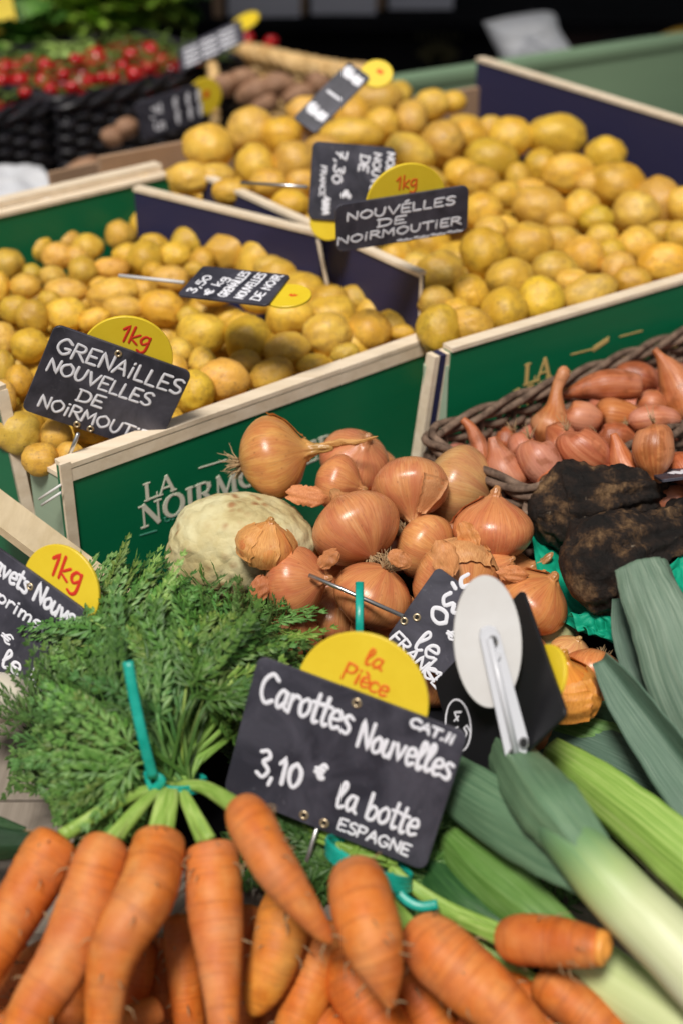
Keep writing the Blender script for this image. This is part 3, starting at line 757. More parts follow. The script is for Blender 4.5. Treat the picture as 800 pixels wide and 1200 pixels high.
# navets sign, left edge
s10 = Label((-72, 592), (102, 717), (-135, 715), .985, None, label='black chalk sign for new turnips at the left edge under a yellow 1kg disc').plate()
s10.disc(.81, -.0, 52 / FX * 1.0, 'x', textp=[('1kg', -.02, .25, .52)], rot=8)
px_line(s10, 'Navets Nouveaux', (-20, 660), (112, 755), 24, .17)
px_line(s10, 'primeurs', (-5, 703), (78, 762), 17, .18, 2)
px_line(s10, '\u20ac', (0, 748), (12, 758), 14, .2, 3); px_line(s10, 'le kg', (0, 778), (58, 818), 24, .16, 4)
s10.eyelet(.66, .10, .0028)

# sign seen from the side at the right edge
s11 = Label((758, 552), (850, 540), (775, 562), 1.13, -.05, label='edge of a black sign lying on the shallots at the right').plate(rad=.002)
rod('skewer', [P(742, 573, 1.13), P(830, 580, 1.12)], .0014, M['steel'], s11.root)
s11.line('##', .3, .8, .9, .5, .5, wt=.2)

# plate seen from behind with disc and arm
s12 = Label((508, 800), (611, 690), (548, 946), .960, -.062, afix=-.06, label='blank black sign turned away, with a pale round plate and an arm screwed on', name='price_sign').plate('black', rad=.004)
mbc = MB()
c12 = P_plane(536, 850, s12.o, s12.n) - s12.o; cx, cy = c12.dot(s12.u), -c12.dot(s12.v)
ring = [(cx + math.cos(a) * .0125, cy + math.sin(a) * .0185) for a in np.linspace(0, 2 * math.pi, 28)]
ribbon(mbc, ring, .0016, .0003, 1, lambda x, y, n: s12.fr(x, y, n))
link('lettering', mbc.mesh('lettering', True), M['chalk'], s12.root, origin=mbc.v[0])
px_line(s12, '4,5', (528, 836), (543, 870), 15, .17)
s12.disc(.90, .62, 34 / FX * .95, None, n=-.004)
# round plate and arm
f12 = Label((530, 690), (611, 680), (534, 835), .895, .012, name='tmp'); bpy.data.objects.remove(f12.root)
def ell(cxp, cyp, rx, ry, rot, d, n=56):
    out = []
    for i in range(n):
        a = 2 * math.pi * i / n; X = rx * math.cos(a); Y = ry * math.sin(a); r = math.radians(rot)
        out.append(P(cxp + X * math.cos(r) - Y * math.sin(r), cyp + X * math.sin(r) + Y * math.cos(r), d))
    return out
def slab(name, ring, n, th, m, parent, bev=.0005):
    c = sum(ring, Vector()) / len(ring); N = len(ring)
    V = [q - n * th for q in ring] + [q - n * bev for q in ring] + [c + (q - c) * (1 - bev / (q - c).length) for q in ring]
    Fc = [tuple(reversed(range(N))), tuple(range(2 * N, 3 * N))]
    for i in range(N):
        j = (i + 1) % N; Fc += [(i, j, N + j, N + i), (N + i, N + j, 2 * N + j, 2 * N + i)]
    me = mesh_from(name, V, Fc, False)
    return link(name, me, M[m], parent, origin=c)
nv = -AF
slab('round_plate', ell(571, 752, 40, 78, -3, .868), nv, .0025, 'whiteplastic', s12.root)
armp = [P(x, y, .859) for x, y in ((561, 745), (563, 737), (571, 733), (580, 735), (585, 743), (619, 868), (616, 886), (600, 898), (594, 897))]
slab('arm', list(reversed(armp)), nv, .004, 'arm', s12.root, .0009)
rod('arm_rib', [P(573, 748, .8575), P(604, 882, .8575)], .0022, M['arm'], s12.root, seg=10)
for x, y in ((577, 752), (601, 884), (613, 871)):
    slab('screw', ell(x, y, 4.2, 5.5, 0, .8565, 16), nv, .0012, 'darkhole', s12.root, .0003)
    slab('washer', ell(x, y, 6.0, 7.5, 0, .8572, 20), nv, .0012, 'steel', s12.root, .0003)
slab('knob', ell(582, 769, 4, 5, 0, .8565, 16), nv, .002, 'arm', s12.root, .0005)

# ---------------------------------------------------------------- printed name on crate A and B fronts
def serif(glyph):
    """strokes as quads: (x0,y0,x1,y1,width) in a 10-high box"""
    T, t = 1.9, .75
    S = {
     'L': (7.5, [(2, 0, 2, 10, T), (.3, .3, 3.8, .3, .6), (.3, 9.7, 3.8, 9.7, .6), (2, .4, 7, .4, .8), (7, .2, 7.2, 2.8, .6)]),
     'A': (10, [(1.2, 0, 5, 10, t), (5, 10, 8.6, 0, T), (2.6, 3.4, 7.2, 3.4, .7), (0, .3, 2.6, .3, .6), (7, .3, 10, .3, .6)]),
     'N': (11, [(2, 0, 2, 10, t), (2, 10, 9, 0, T), (9, 0, 9, 10, t), (.4, .3, 3.6, .3, .6), (0, 9.7, 2.6, 9.7, .6), (7.4, 9.7, 10.6, 9.7, .6)]),
     'I': (5, [(2.5, 0, 2.5, 10, T), (.8, .3, 4.2, .3, .6), (.8, 9.7, 4.2, 9.7, .6)]),
     'R': (9.5, [(2, 0, 2, 10, T), (.4, .3, 3.8, .3, .6), (.4, 9.7, 5, 9.7, .7), (5, 9.7, 6.9, 8.8, .9), (6.9, 8.8, 7.2, 7, T), (7.2, 7, 6.2, 5.4, 1.2), (6.2, 5.4, 2.5, 5, .7), (4.6, 5, 8.6, 0, T), (7.8, .3, 9.8, .3, .6)]),
     'M': (12.5, [(2, 0, 2.2, 10, t), (2.2, 10, 6, 1, T), (6, 1, 10, 10, t), (10, 10, 10.4, 0, T), (.4, .3, 3.6, .3, .6), (8.6, .3, 12, .3, .6)]),
     'U': (10, [(2, 10, 2, 3.5, T), (2, 3.5, 3.4, 1, 1.5), (3.4, 1, 6.4, .7, 1), (6.4, .7, 8, 3, .9), (8, 3, 8, 10, t), (.4, 9.7, 3.8, 9.7, .6), (6.6, 9.7, 9.6, 9.7, .6)]),
     'T': (9, [(4.5, 0, 4.5, 10, T), (.6, 9.6, 8.4, 9.6, .8), (.5, 7.6, .5, 9.8, .6), (8.5, 7.6, 8.5, 9.8, .6), (2.8, .3, 6.2, .3, .6)]),
     'E': (8, [(2, 0, 2, 10, T), (.4, .4, 7, .4, .8), (.4, 9.6, 6.8, 9.6, .8), (2, 5.2, 5.8, 5.2, .7), (7, .2, 7.2, 2.6, .6), (6.8, 7.6, 6.8, 9.8, .6)]),
    }
    if glyph == 'O':
        st = []
        for i in range(20):
            a, c = 2 * math.pi * i / 20, 2 * math.pi * (i + 1) / 20
            w_ = .7 + 1.3 * abs(math.cos((a + c) / 2))
            st.append((5.5 + 4.4 * math.cos(a), 5 + 4.7 * math.sin(a), 5.5 + 4.4 * math.cos(c), 5 + 4.7 * math.sin(c), w_))
        return 11, st
    return S.get(glyph, (5, []))
def print_text(s, o, t, n, base, hgt, x0, width, m, parent, name='printed_name'):
    """o board origin (world), t along, base height z, x0 metres along; width total metres"""
    tot = sum(serif(c)[0] for c in s); sx = width / tot; sy = hgt / 10; mb = MB(); k = 0; x = 0
    for c in s:
        adv, st = serif(c)
        for (a, b0, c1, d1, w_) in st:
            k += 1
            A = Vector(((x + a) * sx, b0 * sy)); D = Vector(((x + c1) * sx, d1 * sy)); dd = (D - A).normalized(); pn = Vector((-dd.y, dd.x)) * w_ * sy * .5
            A = A - dd * .02 * hgt; D = D + dd * .02 * hgt
            q = [A - pn, D - pn, D + pn, A + pn]
            V = [Vector((o.x, o.y, base)) + t * (x0 + p.x) + Vector((0, 0, p.y)) + n * (.0004 + .00002 * (k % 11)) for p in q]
            V2 = [v - n * .0006 for v in V]
            mb.add(V + V2, [(0, 1, 2, 3), (0, 4, 5, 1), (1, 5, 6, 2), (2, 6, 7, 3), (3, 7, 4, 0)])
        x += adv
    return link(name, mb.mesh(name), M[m], parent, origin=mb.v[0])
def on_board(px, py, o, t, n):
    p = P_plane(px, py, Vector((o.x, o.y, 0)), n); return (p - Vector((o.x, o.y, p.z))).dot(t), p.z
xl, zl = on_board(169, 588, F_, tF, nF); xr, _ = on_board(207, 578, F_, tF, nF); _, zt = on_board(172, 566, F_, tF, nF)
print_text('LA', F_, tF, nF, zl, (zt - zl), xl, xr - xl, 'print', ca)
xl, zl = on_board(165, 620, F_, tF, nF); xr, _ = on_board(285, 575, F_, tF, nF); _, zt = on_board(168, 592, F_, tF, nF)
print_text('NOIRMOUTIER', F_, tF, nF, zl, (zt - zl) * 1.0, xl, (xr - xl) * 1.98, 'print', ca)
def thin(px0, px1, o, t, n, hm, m, parent, nm='printed_line'):
    x0, z0 = on_board(*px0, o, t, n); x1, z1 = on_board(*px1, o, t, n)
    mb = MB(); p = Vector((o.x, o.y, z0)) + t * x0 + n * .0005; mb.box(p, t * (x1 - x0) + Vector((0, 0, z1 - z0)), -n * .001, (0, 0, hm)); link(nm, mb.mesh(nm), M[m], parent, origin=p)
thin((164, 628), (184, 622), F_, tF, nF, .0009, 'tealprint', ca); thin((233, 549), (266, 539), F_, tF, nF, .0009, 'print', ca)
xl, zl = on_board(192, 613, F_, tF, nF); xr, _ = on_board(216, 605, F_, tF, nF)
print_text('UNI', F_, tF, nF, zl, .0048, xl, xr - xl, 'tealprint', ca)
# crate B gold print
xl, zl = on_board(612, 452, FB, tB, nB); xr, _ = on_board(645, 442, FB, tB, nB); _, zt = on_board(612, 428, FB, tB, nB)
print_text('LA', FB, tB, nB, zl, zt - zl, xl, xr - xl, 'gold', cb)
xl, zl = on_board(600, 480, FB, tB, nB); xr, _ = on_board(800, 425, FB, tB, nB); _, zt = on_board(600, 458, FB, tB, nB)
print_text('NOIRMOUTIER', FB, tB, nB, zl, zt - zl, xl, xr - xl, 'gold', cb)
thin((668, 416), (696, 409), FB, tB, nB, .0010, 'gold', cb); thin((725, 395), (752, 388), FB, tB, nB, .0010, 'gold', cb)
thin((694, 412), (712, 400), FB, tB, nB, .005, 'gold', cb, 'printed_emblem')

# ================================================================ POTATOES
def potato_mesh(seed, kind=0):
    bm = bmesh.new(); bmesh.ops.create_icosphere(bm, subdivisions=4, radius=1.0); rr = random.Random(seed)
    off = Vector((seed * 3.1, seed * 1.7, seed * .9))
    eyes = [Vector((rr.gauss(0, 1), rr.gauss(0, 1), rr.gauss(0, 1))).normalized() for _ in range(7)]
    for v in bm.verts:
        n = v.co.normalized()
        r = 1 + .13 * noise.noise(n * .9 + off) + .055 * noise.noise(n * 2.3 + off) + .012 * noise.noise(n * 7 + off)
        for e in eyes:
            a = n.angle(e); r -= .045 * math.exp(-(a / .16) ** 2) - .02 * math.exp(-((a - .28) / .10) ** 2)
        v.co = n * r
    me = bpy.data.meshes.new('potato'); bm.to_mesh(me); bm.free()
    me.polygons.foreach_set('use_smooth', [True] * len(me.polygons)); me.materials.append(M['potato']); return me
PM = [potato_mesh(i + 1) for i in range(14)]
A_POT = [(55,259,25,17,5),(141,237,18,19,0),(110,255,15,17,0),(130,266,18,18,0),(141,276,16,15,0),(80,283,14,13,0),(103,290,17,14,0),(46,290,16,15,0),
(68,300,17,15,0),(98,318,17,16,0),(10,310,18,17,0),(-3,287,10,12,0),(130,314,20,12,0),(38,320,11,10,0),(62,324,14,12,0),(30,335,17,14,0),(-2,337,12,17,0),
(77,342,24,14,0),(132,344,28,17,-12),(168,340,14,15,0),(18,362,17,15,0),(39,371,19,18,20),(78,368,22,18,0),(145,361,22,13,0),(112,374,17,12,-20),
(4,397,14,19,0),(35,405,21,18,0),(171,303,20,19,10),(191,267,20,17,0),(165,263,13,16,0),(222,284,19,17,0),(206,300,18,15,0),(270,294,31,21,-20),
(238,306,14,15,0),(319,315,20,15,10),(348,328,13,9,0),(200,326,20,14,0),(180,287,16,12,0),(229,316,11,10,0),(190,361,24,19,10),(222,371,13,11,0),
(236,392,27,23,0),(292,399,27,26,0),(284,384,18,16,0),(340,370,25,21,0),(336,410,25,20,-15),(210,411,15,15,0),(264,446,27,23,0),(318,439,25,18,-20),
(367,428,18,12,-15),(384,392,26,24,0),(386,354,21,18,0),(431,388,24,22,10),(470,389,14,9,0),(404,414,15,11,-20),(238,425,15,17,0),(228,459,21,23,0),
(205,436,15,19,0),(22,507,25,24,0),(47,538,19,18,0),(66,510,17,19,0),(82,533,16,14,0),(22,447,15,17,0),(4,431,13,19,0),(3,466,15,19,0),(-4,492,12,12,0),
(250,345,20,13,0),(305,352,22,14,0),(160,410,20,18,0),(110,470,20,20,0),(90,300,12,11,0),(150,300,16,13,0),(118,335,12,10,0),(-18,360,17,16,0),(15,280,14,11,0),
(355,350,14,12,0),(58,352,12,10,0),(248,333,16,12,0),(0,262,10,9,0),(180,318,12,10,0),(415,350,16,14,0),(288,425,18,14,0),(110,500,22,18,0),(140,485,22,18,0)]
B_POT = [(245,173,27,24,10),(295,152,26,25,0),(331,158,21,20,0),(299,192,21,23,0),(346,192,25,24,0),(222,209,23,18,0),(252,207,22,15,0),(315,216,21,17,0),
(340,241,21,18,0),(440,117,28,20,-5),(412,135,19,21,0),(447,146,19,18,0),(481,140,18,20,0),(505,122,19,16,0),(412,157,33,17,0),(480,179,28,18,25),
(518,168,23,24,20),(546,155,25,18,10),(574,187,28,22,10),(548,158,17,17,0),(597,160,23,21,0),(651,161,33,23,5),(709,182,21,21,0),(634,195,19,19,0),
(665,203,28,22,0),(722,217,31,24,10),(770,237,26,28,10),(744,250,25,23,0),(632,243,29,22,10),(680,245,20,20,0),(698,258,18,16,0),(606,207,13,16,0),
(560,215,22,18,0),(592,228,18,15,0),(564,248,21,22,0),(591,265,15,12,0),(567,296,25,27,0),(619,286,26,24,0),(657,284,23,17,0),(684,301,23,21,30),
(705,279,18,15,0),(745,287,21,19,0),(774,275,19,15,0),(798,278,20,18,0),(781,309,31,22,5),(724,315,18,20,20),(741,331,21,17,15),(648,319,26,21,0),
(597,328,26,22,0),(633,353,25,26,0),(690,345,31,21,-22),(590,365,25,25,15),(516,321,26,24,0),(550,344,19,22,0),(486,318,18,21,0),(510,353,19,16,0),
(514,386,23,27,0),(551,383,25,22,15),(385,264,16,12,0),(540,205,20,17,0),(500,215,20,16,0),(525,240,20,18,0),(380,175,22,16,0),(360,130,22,15,0),
(390,220,22,18,0),(420,255,20,18,0),(620,222,18,12,0),(460,300,20,18,0),(355,215,18,15,0),(270,225,20,14,0),(575,270,18,16,0),(655,262,17,12,0),
(530,120,14,12,0),(575,150,16,13,0),(690,215,14,13,0),(800,240,18,20,0),(825,265,22,20,0),(715,295,16,13,0),(670,330,18,14,0),(535,365,16,14,0),(463,112,18,16,0)]
def settle(lst, zf, it=60, k=.77):
    items = []
    for (x, y, rx, ry, rot) in lst:
        z = .9; 
        for _ in range(6):
            p = PZ(x, y, z); z = zf(p)
        items.append([x, y, rx, ry, rot, depth(PZ(x, y, z))])
    for _ in range(it):
        ps = [P(a[0], a[1], a[5]) for a in items]; rs = [(a[2] + a[3]) / 2 * a[5] / FX for a in items]
        mv = [0.0] * len(items)
        for i in range(len(items)):
            for j in range(i + 1, len(items)):
                d = (ps[i] - ps[j]).length; need = (rs[i] + rs[j]) * k
                if d < need:
                    ov = (need - d) * .5; sgn = -1 if items[i][1] > items[j][1] or (items[i][1] == items[j][1] and i > j) else 1
                    mv[i] += sgn * ov * .6; mv[j] -= sgn * ov * .6
        for i, a in enumerate(items): a[5] += max(-.004, min(.004, mv[i]))
    return items
ORD = ['first', 'second', 'third', 'fourth', 'fifth', 'sixth', 'seventh', 'eighth', 'ninth', 'tenth', 'eleventh', 'twelfth', 'thirteenth', 'fourteenth', 'fifteenth', 'sixteenth', 'seventeenth', 'eighteenth']
def place_potatoes(lst, zf, o, t, n, what, group, stepw):
    items = settle(lst, zf); rows = {}
    for it in items:
        p = P(it[0], it[1], it[5]); q = p - o; it.append((q.dot(t), max(0, int(q.dot(-n) / stepw)))); rows.setdefault(it[6][1], []).append(it)
    for r, its in rows.items():
        its.sort(key=lambda a: -a[0])
        for i, it in enumerate(its):
            x, y, rx, ry, rot, d = it[:6]
            me = random.choice(PM); ob = bpy.data.objects.new('potato', me); COL.objects.link(ob)
            a = math.radians(-rot); X = AR * math.cos(a) + AU * math.sin(a); Y = -AR * math.sin(a) + AU * math.cos(a); Z = -AF
            s = d / FX * 1.12; rz = min(rx, ry) * rnd(.9, 1.05)
            fl = random.choice((-1, 1)); f2 = random.choice((-1, 1))
            Mx = Matrix((X * fl * rx * s, Y * f2 * ry * s, Z * fl * f2 * rz * s)).transposed().to_4x4(); Mx.translation = P(x, y, d); ob.matrix_world = Mx
            g = rnd(.78, 1.12); ob.color = (g * rnd(.96, 1.04), g * rnd(.90, 1.05), g * rnd(.7, 1.4), 1)
            size = 'large' if rx > 26 else 'long' if rx > ry * 1.35 else 'upright' if ry > rx * 1.12 else 'round' if abs(rx - ry) < 2 else 'plump'
            row = 'front row' if r == 0 else (ORD[r] + ' row') if r < 18 else 'last row'
            prop(ob, f'{size} potato, {ORD[min(i, 17)]} from right in {row} of {what}', 'potato', group)
def zA(p): 
    u = (p - F_).dot(tS) ; w_ = max(0, min(1, u / dS.length)); return .905 + .012 * math.sin(w_ * math.pi) + .012 * w_
def zB(p):
    u = max(0, min(1, (p - FB).dot(sB) / LS)); return .925 + .05 * u + .012 * math.sin(u * math.pi)
place_potatoes(A_POT, zA, Vector((F_.x, F_.y, 0)), tF, nF, 'the front left crate', 'small potatoes in the front left crate', .045)
place_potatoes(B_POT, zB, Vector((FB.x, FB.y, 0)), tB, nB, 'the back crate', 'potatoes in the back crate', .055)
def under_layer(o, t, s_, L, S, zf, r, what, group, drop):
    nx = int(L / (r * 1.9)); ny = int(S / (r * 1.9))
    for i in range(nx):
        for j in range(ny):
            p = Vector((o.x, o.y, 0)) + t * (r + i * r * 1.9 + rnd(-.2, .2) * r) + s_ * (r * 1.2 + j * r * 1.9 + rnd(-.2, .2) * r)
            p.z = zf(p) - drop + rnd(-.003, .003)
            x, y = pix(p)
            if x < -40 or x > 840 or (what == 'the back crate' and i == 0 and j < 2) or (what != 'the back crate' and i == 0 and j < 4): continue
            ob = bpy.data.objects.new('potato', random.choice(PM)); COL.objects.link(ob)
            ob.location = p; ob.rotation_euler = (rnd(0, 6), rnd(0, 6), rnd(0, 6)); q = r * rnd(.9, 1.1); ob.scale = (q * 1.1, q, q)
            g = rnd(.8, 1.0); ob.color = (g, g, g * .9, 1)
            prop(ob, f'yellow potato buried in the lower layer of {what}', 'potato', group)
under_layer(F_ - nF * .02, tF, tS, dF.length * .97, dS.length * .94, zA, .0175, 'the front left crate', 'buried small potatoes of the front left crate', .034)
under_layer(FB - nB * .02 - tB * .02, tB, sB, LB * .95, LS * .92, zB, .024, 'the back crate', 'buried potatoes of the back crate', .05)

# ================================================================ ONIONS
OPROF = [(-.80, .0), (-.79, .10), (-.74, .30), (-.60, .62), (-.36, .87), (-.05, 1.0), (.25, .94), (.50, .72), (.66, .46), (.78, .27), (.92, .17), (1.12, .125), (1.30, .10), (1.42, .06), (1.46, 0)]
def onion_mesh(seed, neck=1.0, squash=1.0):
    rr = random.Random(seed); prof = catmull([(z, r) for z, r in OPROF], 34); seg = 40; V = []; Fc = []; off = seed * 5.3
    bx, by = rr.uniform(-.3, .3), rr.uniform(-.3, .3)
    for i, (z, r) in enumerate(prof):
        r = max(r, .004)
        zz = z if z < .78 else .78 + (z - .78) * neck
        bend = max(0, zz - .7) ** 2
        for k in range(seg):
            a = 2 * math.pi * k / seg
            ns = Vector((math.cos(a) * 1.1 + off, math.sin(a) * 1.1, z * .8))
            q = r * (1 + .05 * noise.noise(ns) + .008 * math.cos(a * 7 + seed) + (.012 * noise.noise(Vector((math.cos(a) * 6, math.sin(a) * 6 + off, z)))))
            if z > .8: q *= 1 + .45 * noise.noise(Vector((math.cos(a) * 2.5 + off, math.sin(a) * 2.5, z * 5)))
            V.append((q * math.cos(a) + bx * bend, q * math.sin(a) + by * bend, zz * squash + .02 * noise.noise(ns * 2)))
    n = len(prof)
    for i in range(n - 1):
        for k in range(seg):
            a = i * seg + k; c = i * seg + (k + 1) % seg; Fc.append((a, c, c + seg, a + seg))
    Fc.append(tuple(reversed(range(seg)))); Fc.append(tuple(range((n - 1) * seg, n * seg)))
    me = mesh_from('onion', V, Fc, True); me.materials.append(M['onion']); return me
def prof_r(z):
    for (z0, r0), (z1, r1) in zip(OPROF[:-1], OPROF[1:]):
        if z0 <= z <= z1: return r0 + (r1 - r0) * (z - z0) / (z1 - z0)
    return .05
def peel_mesh(a0, a1, z0, z1, seed, lift=.02, curl=.12, k=1.0):
    V = []; U = []; Fc = []; n, m = 18, 14
    for i in range(n + 1):
        for j in range(m + 1):
            ti = i / n; tj = j / m
            e0 = .10 * noise.noise(Vector((tj * 4, seed, 0))); e1 = .18 * noise.noise(Vector((tj * 5, seed, 5)))
            a = a0 + (a1 - a0) * (ti * (1 + e1 - e0) + e0)
            z = z0 + (z1 - z0) * tj + .06 * noise.noise(Vector((ti * 5, seed, 9)))
            ed = max(0, abs(ti - .5) * 2 - .7) / .3; ed2 = max(0, abs(tj - .5) * 2 - .75) / .25
            r = prof_r(max(-.78, min(z, 1.2))) * k + lift + curl * (ed ** 2) * .6 + curl * .5 * ed2 ** 2 + .015 * noise.noise(Vector((a * 3, z * 5, seed)))
            V.append((r * math.cos(a), r * math.sin(a), z)); U.append((ti, tj))
    for i in range(n):
        for j in range(m):
            a = i * (m + 1) + j; Fc.append((a, a + m + 1, a + m + 2, a + 1))
    me = mesh_from('peel', V, Fc, True, U); me.materials.append(M['peel']); return me
def roots_mesh(seed, n=34, L=.34):
    rr = random.Random(seed); mb = MB()
    for i in range(n):
        a = rr.uniform(0, 6.28); r = rr.uniform(0, .16); p = np.array((r * math.cos(a), r * math.sin(a), -.76)); q = [p]
        d = np.array((math.cos(a) * rr.uniform(.1, .9), math.sin(a) * rr.uniform(.1, .9), -1.0)); l = L * rr.uniform(.5, 1.1)
        for j in range(4):
            d = d + np.array([rr.uniform(-.5, .5) for _ in range(3)]); q.append(q[-1] + d / np.linalg.norm(d) * l / 4)
        v, f, u = tube_data(q, [.016, .014, .012, .009, .004], seg=4); mb.add(v, f, u)
    me = mb.mesh('root_tuft', True); me.materials.append(M['root']); return me
def axis_matrix(ax, spin=0.0):
    z = (AR * ax[0] + AU * ax[1] - AF * ax[2]).normalized(); x = z.cross(Vector((.3, .2, 1))); x = x.normalized(); y = z.cross(x)
    m = Matrix((x, y, z)).transposed() @ Matrix.Rotation(spin, 3, 'Z'); return m.to_4x4()
# px,py,rx,ry,d, axis(right,up,toward), colour, neck, label
ON = [
 (320, 536, 48, 44, 1.125, (1, .22, .15), (1.03, 1.08, .85), 1.0, 'golden onion with a long dry stalk lying against the green crate front', 'stalk roots'),
 (415, 539, 40, 38, 1.165, (.3, .5, .6), (.98, .86, .95), .5, 'onion at the top of the heap, right behind the golden onion with the stalk', ''),
 (396, 566, 34, 28, 1.125, (1, -.25, .3), (1, .92, .9), .45, 'small onion lying sideways with its neck to the right, above the biggest onion', ''),
 (480, 572, 46, 39, 1.11, (.05, -.95, .45), (1, .95, 1.0), .75, 'smooth shiny onion with its neck pointing down, top middle of the heap', ''),
 (417, 619, 52, 47, 1.075, (-.45, .75, -.4), (.98, .90, .95), .5, 'big round onion in the middle of the heap with dry roots at its lower right', 'roots'),
 (536, 571, 50, 44, 1.15, (-.6, .2, -.2), (.92, 1.10, 1.15), .5, 'dull tan onion under the grey basket with roots at its right', 'roots'),
 (577, 621, 45, 42, 1.09, (.05, .95, .12), (1.02, .86, .88), .5, 'copper onion with a flat top beside the two black roots', 'flake'),
 (498, 640, 42, 32, 1.095, (.5, -.3, .3), (1.08, 1.08, 1.0), .5, 'onion with a root tuft, wedged below the smooth shiny onion', 'roots2'),
 (347, 682, 41, 40, 1.04, (.9, .1, .45), (1.0, .84, .88), .45, 'onion pierced by the metal rod of the onion sign', ''),
 (436, 699, 47, 42, 1.045, (-.3, -.6, -.2), (.98, .88, .85), .5, 'onion behind the rod with a curly root tuft on top', 'rootstop'),
 (533, 682, 50, 46, 1.045, (.2, -.3, .6), (1.05, 1.0, .95), .5, 'onion with flaking torn peel behind the onion price sign', 'peels'),
 (584, 669, 26, 22, 1.075, (.5, .5, .4), (1, .88, .85), .4, 'small onion half hidden under the copper onion', ''),
 (624, 706, 40, 43, 1.04, (.55, .7, .3), (1.0, .88, .75), .4, 'onion standing right of the pale round plate, next to the black roots', ''),
 (694, 796, 42, 36, 1.005, (-.3, -.5, .4), (1.05, .85, .72), .4, 'orange onion under the tips of the blue green leek leaves', 'roots'),
 (656, 810, 42, 46, .965, (.0, .8, .3), (1.25, 1.02, .45), .6, 'golden onion with loose papery peel behind the turned black sign', 'peelg'),
 (312, 640, 26, 40, 1.035, (.2, .9, .3), (1.12, 1.05, .8), .4, 'slim golden onion leaning on the celeriac', 'peels'),
 (460, 640, 40, 34, 1.13, (.2, .8, .3), (.9, .85, .85), .4, 'onion buried behind the big round onion', ''),
 (390, 720, 40, 36, 1.09, (.2, .8, .3), (.9, .85, .85), .4, 'onion buried under the pierced onion near the greens', ''),
 (560, 730, 46, 40, 1.06, (.2, .8, .3), (.95, .85, .8), .4, 'onion buried behind the onion price sign', ''),
 (668, 766, 26, 22, 1.03, (.2, .5, .3), (1.1, 1.3, 1.3), .4, 'small pale onion below the green tissue paper', ''),
 (500, 790, 45, 40, 1.05, (.2, .5, .3), (.95, .85, .8), .4, 'onion hidden between the onion sign and the turned black sign', ''),
 (345, 745, 34, 30, 1.06, (.2, .5, .3), (.9, .8, .8), .4, 'onion hidden behind the carrot greens', ''),
]
OM = [onion_mesh(i + 1, 1.0) for i in range(6)]
for i, (x, y, rx, ry, d, ax, col, neck, lab, ex) in enumerate(ON):
    me = onion_mesh(40 + i, neck, .96)
    o = bpy.data.objects.new('onion', me); COL.objects.link(o)
    c = P(x, y, d); m = axis_matrix(ax, rnd(0, 6)); s = d / FX
    r = (rx + ry) / 2 * s * 1.08
    S = Matrix.Diagonal((r, r, r * 1.04, 1)); o.matrix_world = Matrix.Translation(c) @ m @ S
    o.color = (*col, 1); prop(o, lab, 'onion', 'yellow onions in the heap')
    def child(name, me2, mt=Matrix.Identity(4), cc=col):
        q = bpy.data.objects.new(name, me2); COL.objects.link(q); q.parent = o; q.matrix_local = mt; q.color = (*cc, 1); return q
    if 'roots' in ex: child('root_tuft', roots_mesh(i + 3, 40 if ex == 'roots' else 55, .34 if ex == 'roots' else .5))
    if ex == 'roots2': pass
    if 'stalk' in ex:
        pts = [(0, 0, .85), (.02, .03, 1.2), (.05, .06, 1.6), (.02, .13, 2.0), (.10, .16, 2.45)]; q = catmull(pts, 26)
        rad = [.20, .16, .13, .11, .10, .10, .11, .12, .13, .12, .10, .11, .12, .11, .09, .08, .09, .1, .09, .07, .06, .05, .05, .04, .03, .01]
        v, f, u = tube_data(q, rad, seg=14, wob=.5, flat=.6, seed=3); st = mesh_from('stalk', v, f, True, u); st.materials.append(M['peel']); child('stalk', st)
    if 'peel' in ex:
        for j in range(3 if ex == 'peels' else 5):
            a0 = rnd(0, 6.28); child('peel', peel_mesh(a0, a0 + rnd(.7, 1.5), rnd(-.6, -.1), rnd(.35, .85), i * 10 + j, .015 + .012 * j, .09))
    elif ex == 'flake' or i % 3 == 0:
        a0 = rnd(0, 6.28); child('peel', peel_mesh(a0, a0 + .8, .1, .8, i * 10, .015, .10))
for i, (x, y, d) in enumerate([(372, 655, 1.13), (455, 600, 1.17), (520, 620, 1.16), (600, 680, 1.11), (560, 700, 1.09), (470, 735, 1.07), (640, 745, 1.10), (390, 690, 1.12), (680, 850, 1.02), (620, 850, 1.0), (610, 770, 1.03), (440, 560, 1.20), (540, 760, 1.05)]):
    o = bpy.data.objects.new('onion', OM[i % 6]); COL.objects.link(o); r = 40 * d / FX
    o.matrix_world = Matrix.Translation(P(x, y, d)) @ axis_matrix((rnd(-1, 1), rnd(-1, 1), .3)) @ Matrix.Diagonal((r, r, r, 1)); o.color = (.9, .8, .75, 1)
    prop(o, 'onion buried in the lower layer of the onion heap', 'onion', 'buried onions of the heap')
# loose peel flakes: on the heap
def flake(spec, col, lab):
    x, y, d, rx, ry, rot = spec; V = []; U = []; Fc = []; n = 14
    for i in range(n + 1):
        for j in range(n + 1):
            a = i / n * 2 - 1; c = j / n * 2 - 1
            k = math.sqrt(max(0, 1 - (c * .92) ** 2)) * (1 + .25 * noise.noise(Vector((a * 2, c * 3, x))))
            X = a * rx * k; Y = c * ry * (1 + .2 * noise.noise(Vector((a * 3, 2, y)))); zz = (-.5 * (a * k) ** 2 - .25 * c * c) * rx * .7 + 3 * noise.noise(Vector((a * 2, c * 2, x)))
            r = math.radians(rot); V.append(P(x + X * math.cos(r) - Y * math.sin(r), y + X * math.sin(r) + Y * math.cos(r), d - zz * d / FX)); U.append((i / n, j / n))
    for i in range(n):
        for j in range(n):
            q = i * (n + 1) + j; Fc.append((q, q + 1, q + n + 2, q + n + 1))
    o = link('onion_peel', mesh_from('onion_peel', V, Fc, True, U), M['peel'], origin=P(x, y, d), color=col); prop(o, lab, 'onion peel')
